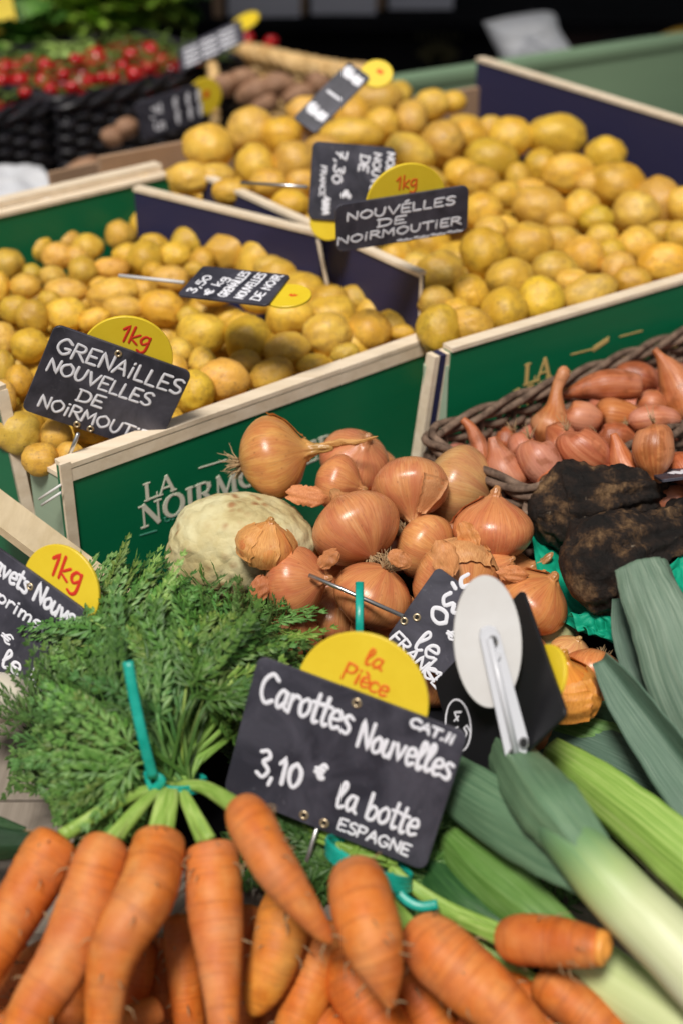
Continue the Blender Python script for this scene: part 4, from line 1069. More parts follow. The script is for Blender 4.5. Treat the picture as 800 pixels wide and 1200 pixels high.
flake((359, 581, 1.085, 24, 12, 8), (1.0, .78, .75), 'pink curled flake of onion peel at the edge of the celeriac')
flake((305, 690, 1.02, 12, 16, 20), (.75, .5, .45), 'dark torn scrap of onion peel beside the pierced onion')
flake((521, 655, 1.00, 16, 22, -15), (1.05, .9, .8), 'torn translucent onion peel above the onion price sign')
flake((468, 655, 1.015, 15, 10, 30), (.9, .7, .6), 'small brown peel flake above the root tuft in the onion heap')
flake((548, 628, 1.035, 12, 18, -30), (1.0, .8, .6), 'golden peel flake left of the copper onion')
flake((600, 672, 1.02, 18, 10, 10), (.95, .7, .6), 'thin peel flake under the copper onion')
flake((385, 655, 1.02, 10, 14, 50), (.8, .6, .5), 'dark peel flake below the big round onion')
flake((640, 772, .96, 20, 12, -40), (1.2, .9, .5), 'papery golden peel on top of the orange onion behind the turned sign')
# celeriac
def blob(name, x, y, rx, ry, d, m, seed, amp=.1, fr=1.5, fine=.03, sub=5, rz=None, rot=0):
    bm = bmesh.new(); bmesh.ops.create_icosphere(bm, subdivisions=sub, radius=1); off = Vector((seed * 2.1, seed, -seed))
    a = math.radians(-rot); X = AR * math.cos(a) + AU * math.sin(a); Y = -AR * math.sin(a) + AU * math.cos(a)
    s = d / FX; rz = rz or (rx + ry) / 2
    for v in bm.verts:
        n = v.co.normalized(); r = 1 + amp * noise.noise(n * fr + off) + fine * noise.noise(n * 7 + off) + fine * .5 * noise.noise(n * 16 + off)
        n = n * r; v.co = X * n.x * rx * s + Y * n.y * ry * s - AF * n.z * rz * s
    me = bpy.data.meshes.new(name); bm.to_mesh(me); bm.free(); me.polygons.foreach_set('use_smooth', [True] * len(me.polygons)); me.materials.append(M[m])
    o = bpy.data.objects.new(name, me); COL.objects.link(o); o.location = P(x, y, d); return o
prop(blob('celeriac', 282, 642, 87, 65, 1.10, 'celeriac', 4, .08, 1.4, .035), 'large pale bumpy celeriac in front of the printed green crate', 'celeriac')
prop(blob('turnip', -8, 818, 48, 30, .97, 'turnip', 7, .05, 1.2, .004, 4), 'creamy white turnip at the left edge beside the carrot greens', 'turnip')
prop(blob('pale_onion', 640, 745, 34, 26, 1.06, 'pale', 9, .04, 1.2, .004, 4), 'pale green onion peeking from under the green tissue paper', 'onion')

# ================================================================ GREY BASKET WITH SHALLOTS
def rect_path(c0, ux, uy, a, bb, rad=.02, n=200):
    """closed rounded rectangle: corner c0, axes ux (length a), uy (length bb)"""
    pts = []
    cs = [(0, 0), (a, 0), (a, bb), (0, bb)]
    segs = []
    for i in range(4):
        p = np.array(cs[i]); q = np.array(cs[(i + 1) % 4]); d = (q - p) / np.linalg.norm(q - p)
        s, e = p + d * rad, q - d * rad; m = max(2, int(np.linalg.norm(e - s) / .003))
        for k in range(m): pts.append(s + (e - s) * k / m)
        d2 = np.array(cs[(i + 2) % 4]) - q; d2 = d2 / np.linalg.norm(d2); cc = e + d2 * rad
        for k in range(8):
            t = k / 8 * math.pi / 2; pts.append(cc - d2 * rad * math.cos(t) + d * rad * math.sin(t))
    pts.append(pts[0])
    return [Vector((c0.x, c0.y, 0)) + ux * p[0] + uy * p[1] for p in pts]
def wicker(name, c0, ux, uy, a, bb, z0, z1, m, lab, r=.0032, stake=.016, rim=True, flare=.0):
    root = empty(name, (c0.x, c0.y, z0)); prop(root, lab, 'basket')
    path = rect_path(c0, ux, uy, a, bb); cen = Vector((c0.x, c0.y, 0)) + ux * a / 2 + uy * bb / 2
    L = [0]
    for p, q in zip(path[:-1], path[1:]): L.append(L[-1] + (q - p).length)
    rows = int((z1 - z0) / (r * 1.75))
    nst = int(L[-1] / stake / 2) * 2; w_ = L[-1] / nst
    nr = []
    for i, p in enumerate(path):
        t = (path[(i + 1) % (len(path) - 1)] - path[i - 1 if i else -2]).normalized(); nn = Vector((t.y, -t.x, 0)); nr.append(nn)
    for j in range(rows):
        z = z0 + r + j * r * 1.75; pts = []
        f = 1 + flare * (z - z0) / (z1 - z0)
        for i, p in enumerate(path):
            q = cen + (p - cen) * f + nr[i] * (r * 1.1 * math.sin(math.pi * L[i] / w_ + math.pi * (j % 2))); pts.append((q.x, q.y, z + .0012 * noise.noise(Vector((L[i] * 18, j * 2.2, 0)))))
        v, fc, u = tube_data(pts, [r * (1 + .18 * noise.noise(Vector((L[i] * 30, j, 3)))) for i in range(len(pts))], seg=6, caps=False); g = .75 + .5 * random.random()
        link('strand', mesh_from('strand', v, fc, True, u), m, root, origin=pts[0], color=(g, g, g))
    mb = MB()
    for k in range(nst):
        lk_ = (k + .5) * w_; i = min(range(len(L)), key=lambda q: abs(L[q] - lk_)); p = path[i]
        p2 = cen + (p - cen) * (1 + flare)
        v, fc, u = tube_data([(p.x, p.y, z0), (p2.x, p2.y, z1)], [r * .8] * 2, seg=5); mb.add(v, fc, u)
    o = link('stakes', mb.mesh('stakes', True), m, root, origin=mb.v[0]); o['kind'] = 'stuff'
    if rim:
        for k in range(3):
            pts = []
            for i, p in enumerate(path):
                ph = L[i] / .022 + k * 2.094; q = cen + (p - cen) * (1 + flare) + nr[i] * math.cos(ph) * r * 1.3
                pts.append((q.x, q.y, z1 + r * 1.5 + math.sin(ph) * r * 1.3))
            v, fc, u = tube_data(pts, [r * 1.0] * len(pts), seg=7, caps=False); link('rim_strand', mesh_from('rim_strand', v, fc, True, u), m, root, origin=pts[0])
    mb = MB(); mb.box(Vector((c0.x, c0.y, z0 + .002)), ux * a, uy * bb, (0, 0, .004)); link('bottom', mb.mesh('bottom'), m, root, origin=c0)
    return root
g0 = PZ(492, 510, .893); g1 = PZ(800, 390, .893); gx = Vector((g1.x - g0.x, g1.y - g0.y, 0)).normalized(); gy = Vector((gx.y, -gx.x, 0))
wicker('wicker_basket', g0, gx, gy, .42, .125, ZT + .001, .886, M['wicker_grey'], 'weathered grey wicker basket full of pink shallots', flare=.0, r=.0034, stake=.020)
# shallots: px,py,d points with radius; first is root end, last the dry tip
zs = .872
def zd(x, y, z): return depth(PZ(x, y, z))
SH = [
 ([(752, 452, 8), (745, 452, 15), (715, 451, 19), (690, 454, 14), (668, 460, 7), (655, 463, 3)], .888, (.95, .85, .8), 'long shallot lying sideways against the basket rim'),
 ([(812, 500, 10), (806, 480, 26), (795, 455, 24), (783, 432, 14), (773, 418, 6), (766, 409, 4)], .895, (1.05, .95, .75), 'big shallot pointing up-left at the right edge of the basket'),
 ([(630, 520, 6), (638, 510, 20), (645, 495, 22), (650, 475, 11), (652, 455, 7), (660, 437, 8), (665, 432, 4)], .885, (1.05, 1.1, .9), 'shallot with a tall dry neck reaching above the basket rim'),
 ([(572, 560, 6), (566, 545, 13), (560, 520, 10), (552, 503, 7), (541, 491, 4)], .875, (.95, .85, .8), 'narrow dark shallot tip in the left corner of the basket'),
 ([(606, 578, 6), (600, 566, 22), (588, 545, 20), (580, 525, 10), (576, 512, 5)], .872, (1.02, .98, 1.0), 'upright shallot in the second place from the left corner of the basket'),
 ([(640, 500, 5), (652, 510, 19), (655, 525, 22), (648, 545, 16), (645, 555, 8)], .868, (.98, .9, .95), 'reddish shallot directly under the tall necked one'),
 ([(620, 515, 5), (622, 525, 20), (632, 540, 25), (645, 556, 20), (652, 570, 6)], .880, (1.12, 1.12, 1.3), 'pale pink shallot with a purple end'),
 ([(628, 560, 8), (640, 563, 17), (655, 566, 20), (668, 572, 10)], .868, (1.0, .85, .8), 'coppery shallot half hidden behind the upper black root'),
 ([(664, 505, 5), (668, 515, 22), (683, 528, 27), (700, 540, 22), (712, 548, 6)], .884, (1.02, .92, 1.05), 'plump pinkish shallot in the middle of the basket'),
 ([(745, 570, 10), (738, 560, 20), (728, 540, 15), (722, 520, 8), (718, 508, 4)], .880, (1.15, 1.02, .85), 'orange cone shaped shallot with its tip up'),
 ([(765, 497, 6), (766, 505, 20), (765, 525, 25), (766, 545, 20), (768, 560, 8), (770, 572, 5)], .888, (1.08, 1.05, .85), 'oval golden shallot standing on its neck near the small black sign'),
 ([(662, 485, 5), (668, 487, 17), (685, 490, 19), (700, 492, 12), (705, 493, 5)], .874, (1.15, 1.15, 1.15), 'light shallot with a lilac streak below the sideways one'),
 ([(700, 487, 5), (707, 485, 18), (722, 487, 20), (742, 490, 14), (752, 492, 5)], .872, (1.1, 1.15, .9), 'tan shallot with torn peel behind the plump pink one'),
 ([(745, 470, 5), (752, 472, 14), (765, 474, 17), (778, 478, 8)], .872, (1.1, 1.05, 1.0), 'short pale shallot near the rim on the right'),
 ([(735, 495, 5), (745, 493, 13), (765, 490, 16), (785, 490, 12), (797, 492, 4)], .878, (1.12, 1.1, 1.25), 'pink shallot lying above the oval golden one'),
 ([(790, 530, 5), (795, 540, 18), (805, 555, 22), (815, 570, 8)], .872, (1.0, .8, .75), 'dark orange shallot at the right edge behind the small black sign'),
 ([(602, 508, 5), (606, 515, 14), (612, 528, 18), (615, 545, 10)], .866, (1.1, 1.0, 1.1), 'small pink shallot between the upright and the pale pink one'),
 ([(680, 550, 5), (690, 553, 16), (706, 560, 17), (720, 568, 6)], .866, (1.0, .85, .9), 'shallot low down between the plump one and the black root'),
 ([(700, 510, 5), (706, 512, 14), (725, 512, 17), (742, 516, 8)], .866, (.95, .8, .8), 'shadowed shallot behind the orange cone shaped one'),
 ([(770, 580, 8), (778, 585, 16), (795, 588, 18), (812, 590, 8)], .862, (1.0, .82, .75), 'shallot under the small black sign'),
 ([(722, 455, 5), (732, 440, 15), (755, 445, 18), (770, 452, 8)], .862, (.75, .6, .6), 'dark shallot against the rim at the right'),
 ([(590, 500, 3), (592, 506, 10), (590, 520, 12), (580, 530, 6)], .860, (.8, .65, .6), 'dark shallot deep in the left corner'),
]
for i, (sp, z, col, lab) in enumerate(SH):
    d0 = zd(sp[len(sp) // 2][0], sp[len(sp) // 2][1], z + .020)
    spec = [(a, c, d0, r) for a, c, r in sp]
    n = 30; s = catmull(spec, n)
    rad = [max(q[3], .8) for q in s]; rad = [r_ * (math.sqrt(min(1, (k + .15) / 2.5))) for k, r_ in enumerate(rad)]
    pts = [P(q[0], q[1], q[2]) for q in s]
    v, f, u = tube_data([tuple(p) for p in pts], [r_ * d0 / FX for r_ in rad], seg=22, wob=.10, seed=i)
    o = link('shallot', mesh_from('shallot', v, f, True, u), M['shallot'], origin=pts[n // 2], color=(col[0] * .86, col[1] * .80, col[2] * .60)); prop(o, lab, 'shallot', 'shallots in the grey basket')
    if i % 2 == 0 and sp[0][2] <= 6:
        mb = MB()
        for k in range(12):
            p = pts[0]; d = (pts[0] - pts[3]).normalized() + Vector((rnd(-.8, .8), rnd(-.8, .8), rnd(-.8, .8))); q = [p, p + d * .004, p + d * .008 + Vector((rnd(-.002, .002), 0, rnd(-.002, .002)))]
            vv, ff, uu = tube_data([tuple(a) for a in q], [.0004, .0003, .0001], seg=4); mb.add(vv, ff, uu)
        link('root_tuft', mb.mesh('root_tuft', True), M['root'], o, origin=pts[0])
# lower layer of shallots
for i in range(9):
    for j in range(3):
        p = Vector((g0.x, g0.y, 0)) + gx * (.03 + i * .042 + rnd(-.006, .006)) + gy * (.025 + j * .037); p.z = .858 + rnd(-.003, .003)
        a = rnd(0, 3.14); d = Vector((math.cos(a), math.sin(a), rnd(-.2, .2))) * .024
        q = catmull([tuple(p - d), tuple(p), tuple(p + d), tuple(p + d * 1.5)], 14); rad = [.001, .009, .014, .017, .018, .018, .017, .015, .012, .009, .006, .004, .003, .002]
        v, f, u = tube_data(q, rad, seg=12, wob=.1, seed=i * 4 + j); o = link('shallot', mesh_from('shallot', v, f, True, u), M['shallot'], origin=p, color=(.9, .75, .7)); prop(o, 'shallot buried in the lower layer of the grey basket', 'shallot', 'buried shallots of the grey basket')

# ================================================================ BLACK ROOTS + TISSUE
def rough_root(spec, seed, lab, n=90, seg=72):
    s = catmull(spec, n); V = []; 
    rad = [max(a[3], .3) * a[2] / FX for a in s]; rad = round_ends(rad, n, .24, .05)
    pts = [tuple(P(a[0], a[1], a[2])) for a in s]
    v, f, u = tube_data(pts, rad, seg=seg, caps=True, wob=.09, seed=seed)
    out = []
    c = np.array(pts)
    for i, p in enumerate(v):
        k = i // (seg + 1); q = np.array(p); dv = q - c[k]; l = np.linalg.norm(dv) + 1e-9
        pv = Vector(p) 
        h = .006 * noise.noise(pv * 28 + Vector((seed, 0, 0))) + .004 * noise.noise(pv * 75) + .003 * abs(noise.noise(pv * 160)) + .0008 * noise.noise(pv * 330) + .0020 * math.sin((i % (seg + 1)) * 1.1 + 3 * noise.noise(pv * 22)) * min(1, k / 30)
        out.append(q + dv / l * h * min(1, l / .012))
    o = link('black_root', mesh_from('black_root', out, f, True, u), M['beet'], origin=pts[n // 3]); prop(o, lab, 'root vegetable', 'black roots on the green tissue'); return o
rough_root([(622, 600, 1.10, 30), (652, 598, 1.11, 46), (690, 592, 1.11, 43), (730, 585, 1.115, 33), (780, 580, 1.13, 20), (840, 585, 1.16, 10)], 1, 'rough black root with an earthy lumpy end, the upper of two')
rough_root([(660, 680, 1.035, 40), (692, 668, 1.03, 58), (730, 652, 1.035, 52), (775, 632, 1.05, 36), (820, 610, 1.11, 26), (860, 592, 1.13, 14)], 2, 'rough black root lying in front of the other on green tissue')
def sheet(name, corners, nu, nv_, amp, fr, m, lab, cat, seed=0, fold=0):
    V = []; U = []; Fc = []
    c = [P(*q) for q in corners]
    for i in range(nu + 1):
        for j in range(nv_ + 1):
            a, b_ = i / nu, j / nv_; p = c[0] * (1 - a) * (1 - b_) + c[1] * a * (1 - b_) + c[2] * a * b_ + c[3] * (1 - a) * b_
            h = noise.noise(Vector((a * fr + seed, b_ * fr, 0))) + .5 * abs(noise.noise(Vector((a * fr * 2.3, b_ * fr * 2.3, seed)))) * 2 + .05 * noise.noise(Vector((a * fr * 6, b_ * fr * 6, seed)))
            p = p - AF * h * amp + AU * amp * .7 * noise.noise(Vector((a * fr * 1.5, b_ * fr * 1.5, seed + 7)))
            if fold: p = p + AU * fold * math.sin(b_ * 9) * (1 - a) * .3
            V.append(p); U.append((a, b_))
    for i in range(nu):
        for j in range(nv_):
            q = i * (nv_ + 1) + j; Fc.append((q, q + nv_ + 1, q + nv_ + 2, q + 1))
    me = mesh_from(name, V, Fc, True, U); o = link(name, me, M[m], origin=c[0]); prop(o, lab, cat)
    sd = o.modifiers.new('thickness', 'SOLIDIFY'); sd.thickness = .0006
    return o
sheet('tissue_paper', [(614, 590, 1.16), (650, 600, 1.17), (770, 770, 1.06), (640, 725, 1.04)], 60, 60, .009, 2.6, 'crepe', 'crumpled green tissue paper under the black roots', 'tissue paper', 2)
sheet('tissue_paper', [(664, 722, 1.025), (728, 708, 1.03), (736, 758, 1.015), (688, 745, 1.01)], 50, 40, .006, 2.2, 'crepe', 'folded lower end of green tissue paper above the orange onion', 'tissue paper', 5, .012)
sheet('tissue_paper', [(770, 670, 1.01), (830, 630, 1.05), (840, 720, 1.02), (780, 705, 1.0)], 40, 40, .006, 2.2, 'crepe', 'scrap of green tissue paper behind the leek leaves at the right', 'tissue paper', 8)

# ================================================================ LEEKS
def strip(spec, n=40, m=14, fold=.35, th=.0011, seed=0, rough=.0, edge=.04, side=None):
    """spec rows: px,py,d,halfwidth px,tilt deg ; returns closed leaf mesh data"""
    s = catmull(spec, n); pts = np.array([tuple(P(a[0], a[1], a[2])) for a in s]); T = np.gradient(pts, axis=0); T /= np.linalg.norm(T, axis=1)[:, None]
    top = []; bot = []; U = []
    for i in range(n):
        view = -np.array(AF); sd = np.cross(T[i], view); sd /= np.linalg.norm(sd); nn = np.cross(sd, T[i]); nn /= np.linalg.norm(nn)
        if nn.dot(view) < 0: nn = -nn
        a = math.radians(s[i][4]); sd2 = sd * math.cos(a) + nn * math.sin(a); nn2 = nn * math.cos(a) - sd * math.sin(a)
        hw = s[i][3] * s[i][2] / FX / max(.4, math.cos(a))
        for j in range(m + 1):
            c = j / m * 2 - 1
            h = fold * hw * (abs(c) ** 1.3 - .5) + hw * .018 * math.cos(c * 17) + .05 * hw * noise.noise(Vector((c * 2, i * .15, seed)))
            ww = hw * c * (1 + edge * noise.noise(Vector((i * .3, seed, c > 0))))
            p = pts[i] + sd2 * ww + nn2 * h + nn2 * rough * noise.noise(Vector((i * .2, c, seed)))
            top.append(p); bot.append(p - nn2 * th); U.append(((c + 1) / 2, i / (n - 1) * 1.0))
    N = n * (m + 1); Fc = []
    for i in range(n - 1):
        for j in range(m):
            q = i * (m + 1) + j; Fc.append((q, q + 1, q + m + 2, q + m + 1)); Fc.append((N + q, N + q + m + 1, N + q + m + 2, N + q + 1))
        q = i * (m + 1); Fc.append((q, q + m + 1, N + q + m + 1, N + q)); q += m; Fc.append((q, N + q, N + q + m + 1, q + m + 1))
    for j in range(m):
        Fc.append((j, N + j, N + j + 1, j + 1)); q = (n - 1) * (m + 1) + j; Fc.append((q, q + 1, N + q + 1, N + q))
    return top + bot, Fc, U + U
def leaf(parent, spec, mt='leekleaf', col=(1, 1, 1), name='leaf', **kw):
    v, f, u = strip(spec, **kw); return link(name, mesh_from(name, v, f, True, u), M[mt], parent, origin=v[0], color=col)
def shank(parent, spec, flip=False, name='shank', col=(1, 1, 1), n=50, m='leek'):
    s = catmull(spec, n); pts = [tuple(P(a[0], a[1], a[2])) for a in s]; rad = [a[3] * a[2] / FX for a in s]
    v, f, u = tube_data(pts, rad, seg=36, wob=.03); L = u[-1][1]; u = [(a, c / L) for a, c in u]
    return link(name, mesh_from(name, v, f, True, u), M[m], parent, origin=pts[0], color=col)
# leek one: big pale shank, foreground
k1 = empty('leek', P(880, 1290, .72)); prop(k1, 'thick leek with a long white shank running to the lower right corner', 'leek')
shank(k1, [(900, 1225, .74, 46), (800, 1122, .765, 41), (730, 1053, .785, 38), (685, 1003, .80, 34), (655, 970, .812, 29), (635, 948, .82, 18)])
leaf(k1, [(690, 1010, .790, 33, 8), (660, 970, .800, 37, 8), (632, 935, .815, 40, 5), (606, 900, .85, 34, 0), (585, 870, .895, 26, 0)], col=(1.05, 1.2, .9), fold=-.8, m=18)
leaf(k1, [(700, 1030, .800, 24, -25), (655, 998, .815, 34, -20), (600, 965, .840, 38, -10), (545, 930, .870, 36, 0), (500, 900, .90, 30, 0)], col=(.85, 1.0, .75), fold=-.4)
# leek two: light green, behind leek one
k2 = empty('leek', P(900, 1110, .82)); prop(k2, 'light green leek between the thick white leek and the dark blue leaves', 'leek')
shank(k2, [(905, 1100, .82, 40), (820, 1030, .85, 37), (760, 975, .875, 34), (710, 932, .90, 30), (665, 895, .925, 24)], col=(.78, .92, .55))
leaf(k2, [(870, 1062, .815, 38, 0), (800, 1005, .835, 37, 0), (740, 955, .862, 33, 5), (690, 915, .89, 28, 5), (640, 878, .925, 18, 0)], 'leekgreen', (1.12, 1.1, .95), fold=-.45)
# dark leaves layers: leek three
k3 = empty('leek', P(930, 1000, .92)); prop(k3, 'leek whose dark blue green leaves lie under the orange onion', 'leek')
leaf(k3, [(900, 1010, .90, 52, 0), (800, 945, .925, 46, 0), (730, 905, .95, 40, 5), (680, 880, .97, 34, 0), (636, 862, .985, 22, 0)], 'leekleaf', (.72, .80, .78), fold=-.4, seed=2)
leaf(k3, [(900, 950, .93, 50, 10), (820, 905, .95, 48, 10), (750, 865, .97, 42, 0), (705, 842, .985, 32, 0), (690, 828, .99, 14, 0)], 'leekleaf', (.55, .85, .55), fold=-.3, seed=3, edge=.2)
leaf(k3, [(850, 960, .93, 30, 0), (760, 900, .95, 34, 0), (690, 868, .97, 28, 0), (640, 850, .985, 20, 0)], 'leekgreen', (.45, .6, .6), fold=-.3, seed=9)
# leek four: big upright leaves at the right
k4 = empty('leek', P(900, 1000, .85)); prop(k4, 'leek with broad blue grey leaves cut straight across, rising at the right edge', 'leek')
leaf(k4, [(850, 900, .90, 46, 15), (800, 800, .915, 42, 12), (775, 730, .925, 37, 10), (758, 690, .935, 33, 8), (746, 658, .945, 27, 5)], 'leekleaf', (1.25, 1.18, 1.15), fold=-.40, seed=4, m=18)
leaf(k4, [(900, 900, .90, 50, -10), (840, 800, .92, 42, -20), (805, 730, .935, 30, -25), (785, 690, .95, 18, -30), (776, 655, .96, 8, -30)], 'leekleaf', (1.1, 1.1, 1.05), fold=-.5, seed=5)
leaf(k4, [(860, 930, .905, 40, 20), (800, 850, .935, 36, 20), (762, 790, .95, 30, 10), (740, 740, .965, 24, 5), (728, 700, .975, 12, 0)], 'leekleaf', (.80, .84, .82), fold=.35, seed=6)
leaf(k4, [(880, 1010, .86, 34, 25), (820, 930, .88, 32, 30), (770, 865, .905, 27, 30), (730, 810, .925, 21, 25), (703, 772, .94, 10, 20)], 'leekleaf', (.90, .96, .92), fold=.8, seed=7)
# leek five: lower, behind carrots
k5 = empty('leek', P(900, 1290, .74)); prop(k5, 'green leek under the short carrot, its white end in the bottom right corner', 'leek')
shank(k5, [(900, 1270, .75, 42), (800, 1205, .79, 40), (730, 1160, .82, 37), (660, 1110, .845, 35), (600, 1062, .865, 34), (550, 1020, .885, 28), (520, 985, .90, 20)], col=(.9, .98, .8))
leaf(k5, [(665, 1108, .818, 26, 0), (610, 1062, .838, 34, 0), (560, 1020, .86, 32, 0), (520, 980, .885, 20, 0)], 'leekgreen', (.50, .62, .58), fold=-.6, seed=12)
leaf(k5, [(590, 1085, .845, 22, -20), (545, 1055, .86, 30, -20), (510, 1020, .88, 28, -10), (480, 985, .90, 22, 0)], 'leafdark', (1.6, 1.8, 1.2), fold=-.5, seed=13)

# ================================================================ CARROT BUNCHES
def carrot(parent, spec, col=(1, 1, 1), lab=None, cut=False, n=52, tip=.10):
    s = catmull(spec, n); d = np.array([a[2] for a in s]); rad = [max(a[3], .5) * .95 * a[2] / FX for a in s]
    rad = round_ends(rad, n, .085, tip if not cut else .03)
    pts = [tuple(P(a[0], a[1], a[2])) for a in s]; sd = random.random() * 50
    def bf(a, t): return 1 + .018 * math.sin(t * 95 + sd + 1.2 * math.sin(a)) * (noise.noise(Vector((t * 9, a * .6, sd))) + .4) + .035 * noise.noise(Vector((t * 5, math.cos(a), sd)))
    v, f, u = tube_data(pts, rad, seg=30, wob=.03, seed=sd, bump=bf)
    o = link('carrot', mesh_from('carrot', v, f, True, u), M['carrot'], parent, origin=pts[0], color=col)
    if lab: o['label'] = lab
    mb = MB(); rr = random.Random(int(sd * 100))
    for q in range(16):
        k = rr.randrange(4, n - 3); a = rr.uniform(0, 6.28); p0 = np.array(pts[k]); T = np.array(pts[k + 1]) - p0; T /= np.linalg.norm(T)
        N1 = np.cross(T, (0, 0, 1)); N1 /= np.linalg.norm(N1); N2 = np.cross(T, N1); dr = N1 * math.cos(a) + N2 * math.sin(a); p = p0 + dr * rad[k] * .97; l = rr.uniform(.003, .014)
        v2, f2, u2 = tube_data([p, p + dr * l * .4 + T * l * .2, p + dr * l * .6 + T * l * rr.uniform(.2, .9)], [.0006, .0004, .00015], seg=4); mb.add(v2, f2, u2)
    link('root_hairs', mb.mesh('root_hairs', True), M['root'], o, origin=mb.v[0])['kind'] = 'stuff'
    return o
def stem(parent, pts, r=.0022, col=(1, 1, 1), name='stem', r1=None):
    q = catmull([tuple(P(*p)) for p in pts], 18)
    rr = [r + (r1 - r) * i / 17 if r1 else r for i in range(18)]
    v, f, u = tube_data(q, rr, seg=10, flat=.7); return link(name, mesh_from(name, v, f, True, u), M['stem'], parent, origin=q[0], color=col)
T1 = (205, 915, .885)
c1 = empty('carrot_bunch', P(200, 1060, .84)); prop(c1, 'bunch of new carrots with big feathery green tops tied with turquoise string', 'carrots')
carrot(c1, [(72, 978, .835, 26), (58, 1000, .83, 34), (30, 1050, .82, 34), (-12, 1115, .80, 33), (-50, 1180, .79, 26)], (1, .95, .9))
carrot(c1, [(128, 985, .83, 28), (117, 1012, .82, 34), (98, 1070, .81, 36), (72, 1130, .795, 34), (42, 1180, .785, 31), (10, 1240, .775, 24)], (1, .98, .95))
carrot(c1, [(188, 972, .83, 30), (184, 1000, .82, 34), (170, 1050, .80, 37), (140, 1100, .79, 34), (126, 1150, .785, 27), (122, 1200, .78, 23), (120, 1250, .775, 18)], (1, 1, .98), 'bent carrot with a kink half way down')
carrot(c1, [(246, 985, .835, 28), (249, 1010, .83, 34), (252, 1060, .82, 35), (257, 1120, .81, 29), (261, 1180, .80, 22), (264, 1240, .79, 16)], (1.02, 1.02, 1.1))
carrot(c1, [(284, 945, .815, 22), (295, 965, .80, 29), (320, 1012, .785, 28), (350, 1055, .78, 22), (376, 1090, .78, 13), (389, 1106, .78, 4)], (1.02, 1.0, .95), 'slim carrot lying diagonally over the foot of the carrot sign', tip=.05)
carrot(c1, [(335, 1042, .86, 22), (334, 1070, .85, 33), (324, 1115, .84, 33), (308, 1160, .835, 26), (296, 1192, .83, 8)], (1.05, 1.12, .7), tip=.06)
carrot(c1, [(388, 1080, .87, 26), (378, 1120, .86, 31), (358, 1170, .85, 30), (335, 1240, .84, 24)], (1.0, .95, .7))
carrot(c1, [(208, 1070, .87, 16), (212, 1110, .865, 21), (218, 1160, .86, 21), (225, 1230, .855, 18)], (.95, .8, .6))
carrot(c1, [(70, 1110, .87, 20), (50, 1130, .865, 28), (10, 1170, .86, 30), (-40, 1200, .85, 28)], (.9, .7, .5))
carrot(c1, [(168, 1100, .875, 18), (160, 1140, .87, 24), (140, 1200, .865, 22), (130, 1250, .86, 18)], (.9, .65, .5))
carrot(c1, [(295, 1060, .885, 18), (290, 1090, .88, 24), (285, 1150, .875, 22), (280, 1230, .87, 18)], (.95, .75, .6))
carrot(c1, [(20, 1100, .89, 20), (0, 1130, .88, 30), (-30, 1180, .87, 30)], (.9, .65, .5))
carrot(c1, [(60, 1190, .82, 20), (20, 1200, .82, 26), (-20, 1225, .82, 26)], (.95, .8, .65))
carrot(c1, [(190, 1180, .85, 16), (150, 1200, .84, 22), (110, 1225, .84, 22)], (.95, .85, .65))
for (x, y, d) in ((72, 980, .84), (80, 976, .84), (128, 985, .835), (138, 980, .84), (188, 972, .838), (182, 972, .84), (196, 972, .84), (246, 985, .84), (238, 985, .845), (283, 946, .82), (280, 950, .82)):
    stem(c1, [(x, y, d), ((x + T1[0]) / 2 + rnd(-4, 4), (y + T1[1]) / 2 - 8, .855), (T1[0] + (x - T1[0]) * .10, T1[1] + 4, .875)], .0046, (1.25, 1.2, 1.1), r1=.0028)
for k in range(3):   # turquoise string: loop and long free end
    pts = []
    for i in range(25):
        a = i / 24 * 2 * math.pi; pts.append(P(T1[0] + 4 + 34 * math.cos(a) * .92, T1[1] + k * 4 - 2 + 10 * math.sin(a), T1[2] - .022 * math.sin(a)))
    rod('string', pts, .0018, M['teal'], c1, flat=.5)
rod('string', [P(150, 775, .845), P(158, 820, .846), P(169, 870, .850), P(180, 912, .860)], .0034, M['teal'], c1, n=20, flat=.35)
rod('string', [P(180, 912, .875), P(172, 905, .868), P(178, 925, .866), P(190, 915, .862), P(182, 908, .862)], .0030, M['teal'], c1, n=24, flat=.6)

T2 = (432, 1012, .875)
c2 = empty('carrot_bunch', P(470, 1100, .84)); prop(c2, 'second bunch of carrots at the bottom right, tied with turquoise string under the sign', 'carrots')
carrot(c2, [(416, 1022, .825, 30), (422, 1050, .80, 39), (435, 1100, .785, 39), (447, 1140, .78, 28), (455, 1170, .778, 12), (457, 1182, .778, 4)], (1.02, .98, .98), tip=.05)
carrot(c2, [(488, 1088, .835, 28), (510, 1112, .82, 40), (550, 1150, .81, 42), (590, 1185, .80, 36), (640, 1240, .79, 26)], (1.0, .92, .85))
carrot(c2, [(592, 1100, .82, 24), (612, 1101, .81, 31), (650, 1104, .80, 31), (685, 1109, .79, 27), (706, 1112, .785, 21)], (.92, .82, .75), 'short stubby carrot with a bright cut tip', cut=True)
v, f, u = px_tube([(700, 1111, .7845, 21), (709, 1112, .783, 20), (713, 1113, .782, 12), (715, 1113, .782, 1)], n=10, seg=20, wob=.08); link('cut_tip', mesh_from('cut_tip', v, f, True, u), M['carrotcore'], c2, origin=v[0])
carrot(c2, [(632, 1150, .83, 22), (655, 1165, .82, 29), (700, 1200, .81, 28), (740, 1240, .80, 22)], (.92, .85, .8))
carrot(c2, [(400, 1110, .86, 24), (412, 1150, .85, 35), (450, 1210, .84, 36), (480, 1260, .83, 30)], (1.0, .85, .65))
carrot(c2, [(470, 1130, .87, 24), (490, 1170, .86, 32), (520, 1230, .85, 30)], (.95, .78, .6))
